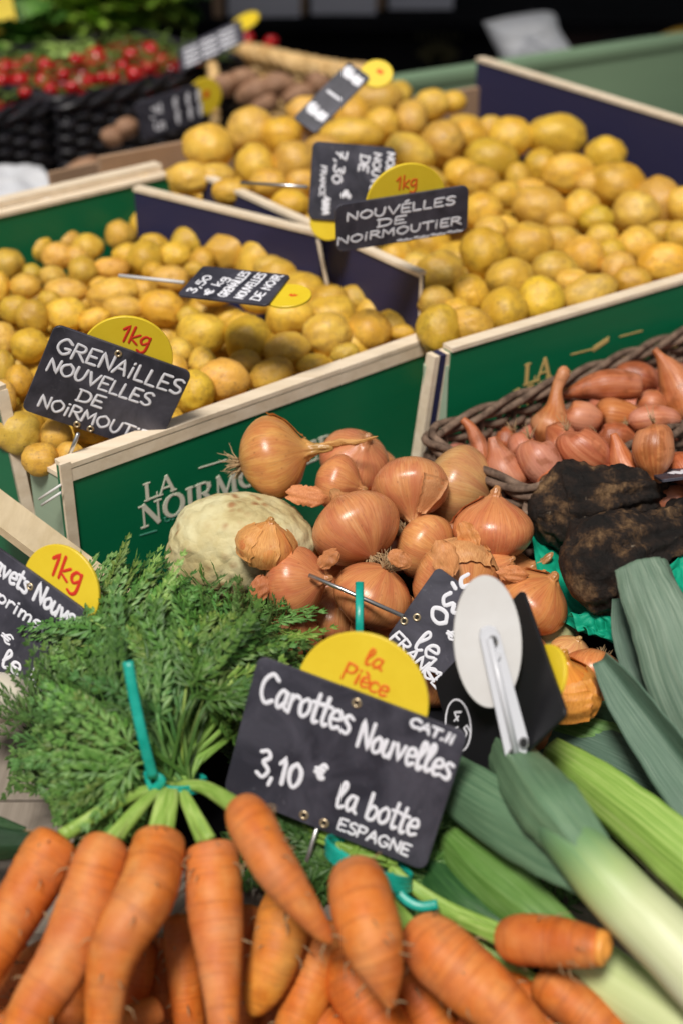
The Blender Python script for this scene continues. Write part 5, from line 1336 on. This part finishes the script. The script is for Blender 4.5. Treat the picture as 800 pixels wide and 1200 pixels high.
carrot(c2, [(590, 1150, .85, 22), (610, 1170, .84, 30), (655, 1225, .83, 28)], (.98, .88, .75))
carrot(c2, [(350, 1180, .86, 24), (380, 1210, .85, 30), (400, 1250, .84, 30)], (.95, .8, .6))
carrot(c2, [(540, 1190, .86, 24), (570, 1220, .85, 30), (600, 1270, .84, 28)], (.95, .78, .6))
for (x, y, d) in ((416, 1030, .83), (488, 1090, .84), (480, 1092, .84), (594, 1100, .825), (592, 1106, .825), (632, 1152, .835), (596, 1094, .83)):
    stem(c2, [(x, y, d), ((x + T2[0]) / 2 + rnd(-4, 4), (y + T2[1]) / 2 + 6, .855), (T2[0] + (x - T2[0]) * .15, T2[1] + 6, .87)], .0040, (1.1, 1.1, .95), r1=.0028)
for k in range(4):
    pts = []
    for i in range(25):
        a = i / 24 * 2 * math.pi; pts.append(P(T2[0] + 52 * math.cos(a) * .95, T2[1] + k * 5 - 6 + 12 * math.sin(a) + 22 * math.cos(a), T2[2] - .010 - .028 * math.sin(a)))
    rod('string', pts, .0020, M['teal'], c2, flat=.5)
rod('string', [P(455, 1025, .85), P(470, 1050, .845), P(490, 1062, .842), P(512, 1060, .84)], .0030, M['teal'], c2, n=16, flat=.35)
rod('string', [P(421, 682, .965), P(421, 745, .95)], .0029, M['teal'], c2, flat=.3)

for i, (x, y, dx) in enumerate([(-10, 1130, -20), (75, 1150, 10), (185, 1120, 5), (240, 1150, 5), (330, 1160, -8), (400, 1180, 8), (470, 1190, 12), (530, 1180, 20), (600, 1200, 25), (680, 1190, 28), (290, 1120, -4), (120, 1180, -12)]):
    carrot(c1 if x < 350 else c2, [(x, y - 45, .90, 18), (x + dx * .3, y - 20, .90, 29), (x + dx, y + 40, .892, 30), (x + dx * 2, y + 110, .885, 24)], (.85, .62, .45))
# feathery leaves
def frond(parent, pts, Lmax, col, seed, t0=.35, pairs=10, w=.0014, droop=.3, jitter=.5):
    rr = random.Random(seed); q = catmull(pts, 26); mb = MB()
    T = np.gradient(q, axis=0); T /= np.linalg.norm(T, axis=1)[:, None]
    L = np.linalg.norm(np.diff(q, axis=0), axis=1).sum()
    v, f, u = tube_data(q[::2], [.0016 - .0011 * i / 12 for i in range(13)], seg=5, caps=False); mb.add(v, f, u)
    up = np.array((rr.uniform(-.45, .45), rr.uniform(-1.3, -.6), .8)); up /= np.linalg.norm(up)
    V = []; Fc = []; U = []
    def lobe(p, d, nrm, l, w_):
        d = d / (np.linalg.norm(d) + 1e-9); s = np.cross(d, nrm); s /= np.linalg.norm(s) + 1e-9
        n0 = len(V); m_ = p + d * l * .55
        V.extend([p, m_ + s * w_ - nrm * w_ * .25, p + d * l, m_ - s * w_ - nrm * w_ * .25, m_ + nrm * w_ * .2])
        Fc.extend([(n0, n0 + 1, n0 + 4), (n0 + 1, n0 + 2, n0 + 4), (n0 + 4, n0 + 2, n0 + 3), (n0, n0 + 4, n0 + 3)])
        c = rr.random(); U.extend([(c, 0), (c, .5), (c, 1), (c, .5), (c, .5)])
    for i in range(pairs):
        t = t0 + (1 - t0) * (i + rr.uniform(-.2, .2)) / pairs; t = min(max(t, 0), .99); k = t * 25; a = int(k); fr_ = k - a
        p = q[a] * (1 - fr_) + q[min(a + 1, 25)] * fr_; tv = T[a]
        nn = up - tv * up.dot(tv); nn /= np.linalg.norm(nn) + 1e-9; sd = np.cross(tv, nn)
        l = Lmax * (1 - max(0, (t - t0) / (1 - t0)) ** 1.5) ** .8 * (.75 + .5 * rr.random()) + .006
        for sg in (-1, 1):
            ang = rr.uniform(.75, 1.05); d = tv * math.cos(ang) + sd * sg * math.sin(ang) - nn * rr.uniform(-.15, droop)
            d /= np.linalg.norm(d); n2 = nn + np.array([rr.uniform(-.14, .14) for _ in range(3)]); n2 = n2 - d * n2.dot(d); n2 /= np.linalg.norm(n2)
            m = max(2, int(l / .0078)); pp = p.copy()
            for j in range(m):
                tt = (j + .6) / m; d = d + tv * .06 - nn * .03; d /= np.linalg.norm(d); pp = pp + d * l / m
                ll = (.0140 * (1 - tt * .5) * (.8 + .5 * rr.random())); s2 = np.cross(d, n2)
                for sg2 in (-1, 1):
                    for an, lm in ((.42, 1.05), (.95, .7)) if tt < .85 else ((.5, .9),):
                        dd = d * math.cos(an) + s2 * sg2 * math.sin(an) + n2 * rr.uniform(-.15, .1); lobe(pp, dd, n2, ll * lm, w * (.8 + .5 * rr.random()))
            lobe(pp, d, n2, .008, w)
            # midrib of pinna
            n0 = len(V); s2 = np.cross(d, n2) * .0005; V.extend([p - s2, p + s2, pp + s2 * .4, pp - s2 * .4]); Fc.append((n0, n0 + 1, n0 + 2, n0 + 3)); U.extend([(0, 0)] * 4)
    mb.add(V, Fc, U)
    return link('leaf', mb.mesh('leaf', False), M['frond'], parent, origin=q[0], color=col)
T1w = np.array(tuple(P(*T1)))
def frond_to(parent, base, tx, ty, td, lift, Lmax, seed, col=None, **kw):
    e = np.array(tuple(P(tx, ty, td))); b0 = base + np.array([rnd(-.010, .010), rnd(-.004, .004), rnd(-.004, .004)])
    m1 = b0 * .62 + e * .38 + np.array((0, 0, lift)); m2 = b0 * .25 + e * .75 + np.array((0, 0, lift * .85))
    g = rnd(.6, 1.35); yl = random.random() < .15; col = col or (g * (rnd(1.3, 1.7) if yl else rnd(.85, 1.2)), g * (1.1 if yl else 1), g * rnd(.7, 1.15))
    return frond(parent, [b0, m1, m2, e], Lmax, col, seed, **kw)
TG = []
# outline targets and inner ones (px, py, depth, lift)
outl = [(-5, 880, .93), (5, 850, .95), (10, 905, .91), (30, 945, .90), (70, 985, .875), (30, 800, .97), (60, 765, .985), (75, 725, 1.0), (70, 690, 1.01), (100, 672, 1.02), (130, 690, 1.02),
        (165, 655, 1.04), (190, 675, 1.04), (215, 690, 1.04), (245, 680, 1.04), (275, 680, 1.04), (300, 700, 1.03), (335, 712, 1.02), (370, 730, 1.0), (362, 755, .985), (340, 770, .97), (320, 790, .95), (95, 820, .95),
        (45, 830, .955), (20, 870, .94), (55, 900, .91), (40, 965, .885), (110, 940, .89), (100, 975, .875), (140, 960, .88), (310, 740, 1.0), (350, 700, 1.02), (85, 655, 1.02), (250, 700, 1.03)]
def inset(x, y):
    if x < 200: x = x + 34 * (1 - x / 200)
    if y < 760: y = y + 22
    if x > 300: x = x - 18
    if y > 940: x, y = x + 10, y - 12
    return x, y
for i, (x, y, d) in enumerate(outl):
    x, y = inset(x, y)
    for j in range(1 + (i % 4 == 0)): TG.append((x + rnd(-24, 20), y + rnd(-22, 14), d + rnd(-.012, .006), rnd(.02, .05)))
for i in range(34):
    x = rnd(80, 320); y = rnd(735, 880)
    if x < 120 and y < 740: continue
    if x > 200 and y > 850: continue
    d = 1.005 - (y - 700) * .00050 - .018; TG.append((x, y, d, rnd(.03, .055)))
for i, (x, y, d, lf) in enumerate(TG): frond_to(c1, T1w, x, y, d, lf * .8, rnd(.034, .052), 100 + i, t0=rnd(.30, .5), pairs=8)
for i in range(46):      # bare pale stems above the tie
    x = 150 + 150 * random.random(); y = rnd(790, 850)
    p = [tuple(T1w + np.array([rnd(-.011, .011), rnd(-.004, .004), rnd(-.004, .004)])), tuple(P((x + T1[0]) / 2, (y + T1[1]) / 2, .895)), tuple(P(x, y, .935))]
    q = catmull(p, 12); v, f, u = tube_data(q, [rnd(.0013, .0021)] * 12, seg=6, flat=.8); g = rnd(.8, 1.1); link('stem', mesh_from('stem', v, f, True, u), M['stem'], c1, origin=q[0], color=(g * .9, g, g * .8))
T2w = np.array(tuple(P(*T2)))
for i in range(44):
    if i < 20: x, y, d = rnd(255, 420), rnd(930, 1050), rnd(.895, .93)
    elif i < 32: x, y, d = rnd(480, 570), rnd(1030, 1090), rnd(.875, .90)
    else: x, y, d = rnd(560, 720), rnd(960, 1110), rnd(.895, .93)
    g = rnd(.45, .8); frond_to(c2, T2w + np.array((0, .02, -.01)), x, y, d, rnd(0, .015), rnd(.022, .034), 700 + i, (g, g, g * .9), t0=.3, pairs=8)
for i in range(16):
    x = rnd(330, 470); y = rnd(945, 985)
    q = catmull([tuple(T2w + np.array([rnd(-.02, .02), .0, rnd(-.004, .004)])), tuple(P((x + T2[0]) / 2, (y + T2[1]) / 2, .885)), tuple(P(x, y, .905))], 10)
    v, f, u = tube_data(q, [.0018] * 10, seg=6); link('stem', mesh_from('stem', v, f, True, u), M['stem'], c2, origin=q[0], color=(.8, .85, .6))
# greens added below, tinted dark as the shade in the gaps
c3 = empty('carrot_bunch', P(250, 1120, .93)); prop(c3, 'carrot greens added under the two tied bunches, tinted dark as gap shade', 'carrot greens')
for i in range(34):
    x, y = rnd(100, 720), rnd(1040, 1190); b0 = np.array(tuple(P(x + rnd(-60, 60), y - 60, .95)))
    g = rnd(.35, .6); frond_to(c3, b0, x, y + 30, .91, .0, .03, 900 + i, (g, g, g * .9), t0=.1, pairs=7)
for i in range(14):
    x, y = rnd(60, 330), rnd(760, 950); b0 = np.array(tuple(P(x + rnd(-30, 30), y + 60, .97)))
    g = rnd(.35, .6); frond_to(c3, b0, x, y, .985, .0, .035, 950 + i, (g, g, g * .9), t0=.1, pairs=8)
# dark leaf at the left edge
k6 = empty('leek', P(-60, 1010, .86)); prop(k6, 'dark green leaf tip at the left edge above the carrots', 'leek')
leaf(k6, [(-90, 985, .86, 26, 0), (-20, 990, .87, 22, 0), (40, 990, .88, 14, 0), (75, 985, .885, 6, 0)], 'leafdark', (1, 1, 1), fold=-.4)
leaf(k6, [(-60, 960, .89, 16, 0), (-10, 968, .895, 13, 0), (30, 975, .90, 5, 0)], 'leafdark', (1.3, 1.4, 1), fold=-.4)

# pale plank and brown board at left, under crate A
pk = empty('wooden_plank', P(0, 600, 1.06)); 
bpy.data.objects.remove(pk)
mb = MB(); a = P(-40, 552, 1.12); c = P(205, 735, 1.06); t = (c - a); 
mb.box(a, t, Vector((t.y, -t.x, 0)).normalized() * .030, (0, 0, .008)); o = link('wooden_plank', mb.mesh('wooden_plank'), M['plank'], origin=a); prop(o, 'pale narrow wooden plank lying under the corner of the front left crate', 'plank')
mb = MB(); a2 = a + Vector((t.y, -t.x, 0)).normalized() * .033 - Vector((0, 0, .02)); mb.box(a2, t * 1.0, Vector((t.y, -t.x, 0)).normalized() * .05, (0, 0, .006)); o = link('cardboard_strip', mb.mesh('cardboard_strip'), M['tan'], origin=a2); prop(o, 'strip of brown cardboard between the plank and the turnip sign', 'cardboard')

# ================================================================ BACKGROUND
# black basket with tomatoes
h0 = PZ(72, 122, .915); h1 = PZ(262, 78, .915); hx = Vector((h1.x - h0.x, h1.y - h0.y, 0)).normalized(); hy = Vector((-hx.y, hx.x, 0))
wicker('wicker_basket', h0, hx, hy, .34, .30, ZT + .001, .905, M['wicker_black'], 'black wicker basket heaped with red tomatoes', r=.0055, stake=.026)
h2 = h0 - hx * .36 + hy * .012
wicker('wicker_basket', h2, hx, hy, .345, .30, ZT + .001, .905, M['wicker_black'], 'second black wicker basket of tomatoes cut by the left edge', r=.0055, stake=.026)
TOM = [(112, 70, 15), (154, 65, 10), (178, 60, 11), (55, 78, 11), (24, 95, 12), (52, 95, 11), (5, 80, 11), (158, 88, 11), (132, 90, 10), (105, 96, 10), (85, 102, 9), (3, 95, 10), (90, 70, 9), (75, 88, 8), (120, 92, 8), (145, 78, 8), (20, 78, 8), (35, 72, 8), (190, 72, 9), (175, 78, 8), (60, 105, 9), (30, 108, 8), (3, 146, 8), (290, 45, 9), (318, 50, 9)]
def tomato_mesh():
    V = []; Fc = []; seg = 28; rings = 18
    for i in range(rings + 1):
        th = math.pi * i / rings
        for k in range(seg):
            a = 2 * math.pi * k / seg; r = math.sin(th) * (1 + .02 * math.cos(5 * a)); z = math.cos(th) * .88 - .12 * math.exp(-(th / .35) ** 2)
            V.append((max(r, .002) * math.cos(a), max(r, .002) * math.sin(a), z))
    for i in range(rings):
        for k in range(seg):
            a = i * seg + k; c = i * seg + (k + 1) % seg; Fc.append((a, a + seg, c + seg, c))
    me = mesh_from('tomato', V, Fc, True); me.materials.append(M['tomato']); return me
TMM = tomato_mesh()
def calyx_mesh():
    mb = MB()
    for k in range(5):
        a = 2 * math.pi * k / 5; d = np.array((math.cos(a), math.sin(a), 0)); s = np.array((-math.sin(a), math.cos(a), 0))
        mb.add([d * .02 + (0, 0, .80), d * .3 + s * .09 + (0, 0, .86), d * .62 + (0, 0, .80), d * .3 - s * .09 + (0, 0, .86)], [(0, 1, 2, 3)])
    v, f, u = tube_data([(0, 0, .78), (.03, 0, .95), (.08, .02, 1.1)], [.05, .045, .05], seg=6); mb.add(v, f, u)
    me = mb.mesh('calyx', True); me.materials.append(M['vine']); return me
CX = calyx_mesh()
def tomato(p, r, lab, group=None, col=(1, 1, 1)):
    o = bpy.data.objects.new('tomato', TMM); COL.objects.link(o); o.location = p; o.scale = (r, r, r); o.rotation_euler = (rnd(-.9, .9), rnd(-.9, .9), rnd(0, 6))
    o.color = (*col, 1); prop(o, lab, 'tomato', group); c = bpy.data.objects.new('calyx', CX); COL.objects.link(c); c.parent = o
so_ = sorted(range(len(TOM)), key=lambda q: TOM[q][0]); TR_ = {}
for k_, q_ in enumerate(so_): TR_[q_] = (ORD[k_] + ' from the left') if k_ < 12 else (ORD[len(so_) - 1 - k_] + ' from the right')
for i, (x, y, r) in enumerate(TOM):
    z = .925 if y < 130 else .88
    p = PZ(x, y, z)
    if x > 280: p = P(x, y, 2.35)
    lab = {0: 'biggest red tomato on top of the black basket', 22: 'single tomato low at the left edge beside the black basket', 23: 'tomato left of a pair beyond the tan basket', 24: 'tomato right of a pair beyond the tan basket'}.get(i, f'bright red tomato, {TR_[i] if TR_[i] else 0} on the black baskets')
    tomato(p, r * depth(p) / FX, lab, 'tomatoes on top of the black baskets')
for c0 in (h0, h2):
    for i in range(11):
        for j in range(9):
            p = Vector((c0.x, c0.y, 0)) + hx * (.025 + i * .030 + rnd(-.008, .008)) + hy * (.025 + j * .031 + rnd(-.008, .008)); p.z = .896 + rnd(-.006, .006)
            x, y = pix(p)
            if x < -30: continue
            tomato(p, rnd(.013, .017), 'small red tomato in the mass filling the black baskets', 'small tomatoes filling the black baskets', (.6, .8, 1))
mb = MB()
for i in range(420):
    c0 = random.choice((h0, h2)); p = Vector((c0.x, c0.y, .918)) + hx * rnd(.02, .33) + hy * rnd(.02, .28); d = Vector((rnd(-1, 1), rnd(-1, 1), rnd(-.1, .3))).normalized() * .02
    v, f, u = tube_data([tuple(p), tuple(p + d + Vector((0, 0, .004))), tuple(p + d * 2)], [.0013] * 3, seg=4); mb.add(v, f, u)
o = link('tomato_vines', mb.mesh('tomato_vines', True), M['vine'], origin=mb.v[0]); prop(o, 'green vine stalks scattered over the red tomatoes', 'vines', kind='stuff')

# heads of leaves behind
def lettuce(cx, cy, d, R, n, m, lab, seed, nm='lettuce'):
    rr = random.Random(seed); root = empty(nm, P(cx, cy, d) - Vector((0, 0, R * .6))); prop(root, lab, 'lettuce'); c = P(cx, cy, d)
    for k in range(n):
        a = rr.uniform(0, 6.28); el = rr.uniform(.1, 1.35); D = Vector((math.cos(a) * math.cos(el), math.sin(a) * math.cos(el), math.sin(el))); S = D.cross(Vector((0, 0, 1))).normalized(); Nn = S.cross(D)
        L = R * rr.uniform(.8, 1.2); V = []; Fc = []; nu, nw = 10, 8
        for i in range(nu + 1):
            for j in range(nw + 1):
                t = i / nu; s = j / nw * 2 - 1; w_ = L * .55 * math.sin(min(1, t * 1.15) * math.pi * .62 + .12)
                ruff = L * .10 * abs(s) * t * math.sin(t * 17 + s * 9 + k) 
                V.append(c + D * L * t * (1 - .12 * abs(s)) + S * s * w_ + Nn * (ruff - L * .35 * t * t + L * .18 * s * s))
        for i in range(nu):
            for j in range(nw):
                q = i * (nw + 1) + j; Fc.append((q, q + 1, q + nw + 2, q + nw + 1))
        g = rr.uniform(.7, 1.3); link('leaf', mesh_from('leaf', V, Fc, True), M[m], root, origin=c, color=(g, g, g * .8))
lettuce(150, 30, 2.42, .10, 26, 'lettuce', 'bright green lettuce head behind the tomatoes', 1)
lettuce(95, 32, 2.40, .09, 24, 'lettuce', 'pale green lettuce head left of the bright one behind the tomatoes', 2)
lettuce(185, 15, 2.55, .10, 24, 'darklettuce', 'dark green leafy head at the top behind the tomatoes', 3)
lettuce(120, -5, 2.6, .10, 24, 'darklettuce', 'dark green leaves at the top edge above the lettuces', 4)
lettuce(30, 55, 2.32, .075, 22, 'darklettuce', 'low green leaves at the left beside the tan basket', 5)
lettuce(60, 52, 2.34, .06, 18, 'lettuce', 'low pale leaves in front of the tan basket', 6)
leek_b = empty('leek', P(40, 60, 2.3)); prop(leek_b, 'pale leafy stalk lying behind the tomatoes', 'leek')
leaf(leek_b, [(0, 58, 2.28, 8, 0), (40, 60, 2.27, 9, 0), (90, 58, 2.26, 7, 0), (110, 50, 2.27, 4, 0)], 'leekgreen', (1.3, 1.2, 1.1))
# tan baskets
def arc_basket(name, path, d, r, rows, dz, m, lab):
    root = empty(name, P(path[0][0], path[0][1], d)); prop(root, lab, 'basket')
    base = catmull([tuple(P(x, y, dd)) for x, y, dd in path], 60)
    for j in range(rows):
        q = base + np.array((0, 0, -(j + 2.2) * dz)); q = q + np.array([(0, r * .9 * math.sin(i * 1.57 + j * math.pi), 0) for i in range(60)])
        v, f, u = tube_data(q, [r] * 60, seg=7); g = rnd(.75, 1.15); link('strand', mesh_from('strand', v, f, True, u), m, root, origin=q[0], color=(g, g, g))
    big = catmull(base, 240)
    for k in range(3):
        q = big + np.array([(0, r * 1.3 * math.cos(i * .28 + k * 2.094), r * 1.3 * math.sin(i * .28 + k * 2.094)) for i in range(240)])
        v, f, u = tube_data(q, [r * 1.35] * 240, seg=7); g = rnd(.95, 1.25); link('rim_strand', mesh_from('rim_strand', v, f, True, u), m, root, origin=q[0], color=(g, g, g))
arc_basket('wicker_basket', [(252, 100, 2.0), (250, 62, 2.25), (285, 60, 2.35), (340, 72, 2.30), (400, 84, 2.2), (450, 90, 2.1), (440, 110, 1.95)], 2.2, .0065, 12, .0115, M['wicker_tan'], 'open tan wicker basket of brown tubers behind the back potatoes')
arc_basket('wicker_basket', [(-40, 40, 2.35), (0, 55, 2.4), (28, 30, 2.42), (50, 5, 2.45), (60, -30, 2.5)], 2.4, .0065, 16, .0115, M['wicker_tan'], 'tan wicker basket at the top left corner')
TUB = [(262, 100, 20, 13), (300, 108, 24, 15), (325, 100, 22, 15), (350, 112, 20, 13), (285, 92, 18, 12), (148, 150, 15, 12), (132, 160, 14, 12), (375, 98, 18, 12), (130, 190, 0, 0), (95, 200, 26, 12), (310, 122, 18, 12)]
for i, (x, y, rx, ry) in enumerate(TUB):
    if not rx: continue
    o = blob('brown_tuber', x, y, rx, ry, 2.0 if i not in (5, 6, 9) else 1.93, 'mushroom', 20 + i, .15, 1.6, .03, 3, rot=rnd(-30, 30))
    prop(o, ['earthy brown tuber at the left end inside the tan basket', 'big brown tuber in the middle of the tan basket', 'brown tuber right of the biggest in the tan basket', 'brown tuber in the tan basket near the tilted sign', 'brown tuber highest in the tan basket', 'brown tuber touching the black basket and the chalk sign', 'brown tuber left of another against the black basket', 'brown tuber behind the tilted sign', '', 'long brown root on the edge of the cardboard wall', 'brown tuber lying low under the biggest one'][i], 'tuber')
# support boards under the back produce: cardboard wall and striped cloth
mb = MB(); a = PZ(60, 212, .93); c = PZ(330, 128, .955); t = Vector((c.x - a.x, c.y - a.y, 0)); mb.box(Vector((a.x, a.y, ZT + .002)), t, Vector((-t.y, t.x, 0)).normalized() * .006, (0, 0, .165)); o = link('cardboard_wall', mb.mesh('cardboard_wall'), M['tan'], origin=a); prop(o, 'brown cardboard side standing between the back potatoes and the black basket', 'cardboard')
sheet('striped_cloth', [(-30, 190, 1.9), (50, 195, 1.95), (70, 232, 1.8), (-30, 232, 1.75)], 20, 20, .006, 3, 'whitebag', 'crumpled pale cloth at the left edge behind the front crate', 'cloth', 3)
# sage green board behind
e0 = PZ(380, 116, .90); e1 = PZ(900, 36, .90); te = Vector((e1.x - e0.x, e1.y - e0.y, 0)); ne = Vector((te.y, -te.x, 0)).normalized()
sg = empty('green_partition', (e0.x, e0.y, 0)); prop(sg, 'sage green painted partition board behind the back potato crate', 'partition')
mb = MB(); mb.box(Vector((e0.x, e0.y, ZT + .002)), te, -ne * .02, (0, 0, .125)); link('panel', mb.mesh('panel'), M['sage'], sg, origin=e0)
mb = MB(); mb.box(Vector((e0.x, e0.y, .8992)) + ne * .004, te, -ne * .035, (0, 0, .012)); link('rail', mb.mesh('rail'), M['sage'], sg, origin=e0)
# dark stall behind
ds = empty('market_stall', (0, 3.1, 0)); prop(ds, 'dark stall with black skirt and a faint gold emblem in the background', 'stall')
mb = MB(); mb.box((-1.6, 2.95, .002), (3.6, 0, 0), (0, .9, 0), (0, 0, .812)); link('skirt', mb.mesh('skirt'), M['darkcloth'], ds, origin=(0, 2.95, 0))
mb = MB(); mb.box((-1.62, 2.90, .815), (3.64, 0, 0), (0, 1.0, 0), (0, 0, .02)); link('top', mb.mesh('top'), M['darkcloth'], ds, origin=(0, 2.95, .93))
mb = MB(); mb.box((.34, 2.93, .3), (.62, 0, 0), (0, .018, 0), (0, 0, .51)); link('side_panel', mb.mesh('side_panel'), M['maroon'], ds, origin=(.34, 2.93, .3))
# emblem on the black skirt
mb = MB()
for k, a in enumerate((-50, -25, 0, 25, 50)):
    c = P_plane(512, 78, Vector((0, 2.948, 0)), Vector((0, 1, 0))); d = Vector((math.sin(math.radians(a)), 0, math.cos(math.radians(a)))); s = Vector((d.z, 0, -d.x)) * .006
    mb.add([c + d * .01 - s, c + d * .01 + s, c + d * .05 + s * 1.6, c + d * .05 - s * 1.6], [(0, 1, 2, 3)])
c = P_plane(488, 46, Vector((0, 2.948, 0)), Vector((0, 1, 0)))
for k in range(7): mb.add([c + Vector((k * .013, 0, 0)), c + Vector((k * .013 + .009, 0, 0)), c + Vector((k * .013 + .009, 0, .014)), c + Vector((k * .013, 0, .014))], [(0, 1, 2, 3)])
M['olive'] = mat('faded_gold_print', (.055, .045, .010), .6)
link('printed_emblem', mb.mesh('printed_emblem'), M['olive'], ds, origin=c)
# pale crates on top edge
for i, (x0, x1, y0, y1, lab) in enumerate(((268, 352, -20, 17, 'pale crate at the top edge above the tan basket'), (365, 440, -25, 14, 'pale crate at the top edge, second from the left'), (455, 530, -25, 8, 'pale crate at the top edge, third from the left'))):
    p = PZ(x0, y1 + 3, .8365); q = PZ(x1, y1 + 3, .8365); t = q - p; t.z = 0; root = empty('plastic_crate', p); prop(root, lab, 'crate')
    mb = MB(); mb.box(p, t, Vector((-t.y, t.x, 0)) * 1.2, (0, 0, .075)); link('body', mb.mesh('body'), M['lilac'], root, origin=p)
    mb = MB(); mb.box(p + Vector((-.004, -.006, .066)), t * 1.04, Vector((-t.y, t.x, 0)) * 1.26, (0, 0, .014)); link('rim', mb.mesh('rim'), M['lilac'], root, origin=p)
    mb = MB(); mb.box(p + Vector((-.03, -.004, .0)), Vector((.02, 0, 0)), (0, .02, 0), (0, 0, .13)); link('corner_post', mb.mesh('corner_post'), M['tan'], root, origin=p)
# white bag: puffed sheet
def puffy(name, pts, d, th, m, lab, cat):
    V = []; Fc = []; n = len(pts); cx = sum(p[0] for p in pts) / n; cy = sum(p[1] for p in pts) / n; R = 8; U = []
    for side in (1, -1):
        for r in range(R + 1):
            k = 1 - r / R
            for i, (x, y) in enumerate(pts):
                h = math.sqrt(max(0, 1 - k ** 2.5)) * th * side + .008 * noise.noise(Vector((x * .06, y * .06, r * .4 + side)))* (1 - k)
                V.append(P(cx + (x - cx) * k, cy + (y - cy) * k, d - h))
    for sd in (0, 1):
        o = sd * (R + 1) * n
        for r in range(R):
            for i in range(n):
                a = o + r * n + i; b_ = o + r * n + (i + 1) % n; Fc.append((a, b_, b_ + n, a + n) if sd == 0 else (a, a + n, b_ + n, b_))
    ob = link(name, mesh_from(name, V, Fc, True), M[m], origin=P(cx, cy, d)); prop(ob, lab, cat); return ob
def outline(pts, n=40):
    a = catmull(pts + [pts[0]], n + 1)[:-1]; return [tuple(p) for p in a]
puffy('plastic_bag', outline([(566, 26), (600, 18), (645, 14), (655, 35), (672, 70), (640, 82), (598, 80), (580, 55)]), 2.55, .03, 'whitebag', 'crumpled white plastic bag behind the green partition', 'bag')
M['amber'] = mat('amber_fruit', (.62, .34, .02), .5)
puffy('yellow_pepper', outline([(770, 42), (795, 32), (830, 34), (835, 55), (800, 58), (775, 54)], 24), 2.6, .02, 'amber', 'orange yellow pepper at the right edge beyond the partition', 'pepper')
puffy('dark_bag', outline([(690, 52), (730, 40), (770, 44), (775, 62), (720, 70), (685, 66)], 24), 2.62, .02, 'darkcloth', 'dark crumpled bag between the white bag and the yellow pepper', 'bag')
s13 = Label((-40, 5), (12, -10), (-30, 48), 2.3, 0, label='yellow price card in the top left corner').plate('yellow', rad=.003)
puffy('yellow_fruit', outline([(120, 2), (140, -4), (150, 6), (138, 14), (124, 12)], 20), 2.5, .015, 'amber', 'yellow fruit among the lettuces at the top', 'fruit')
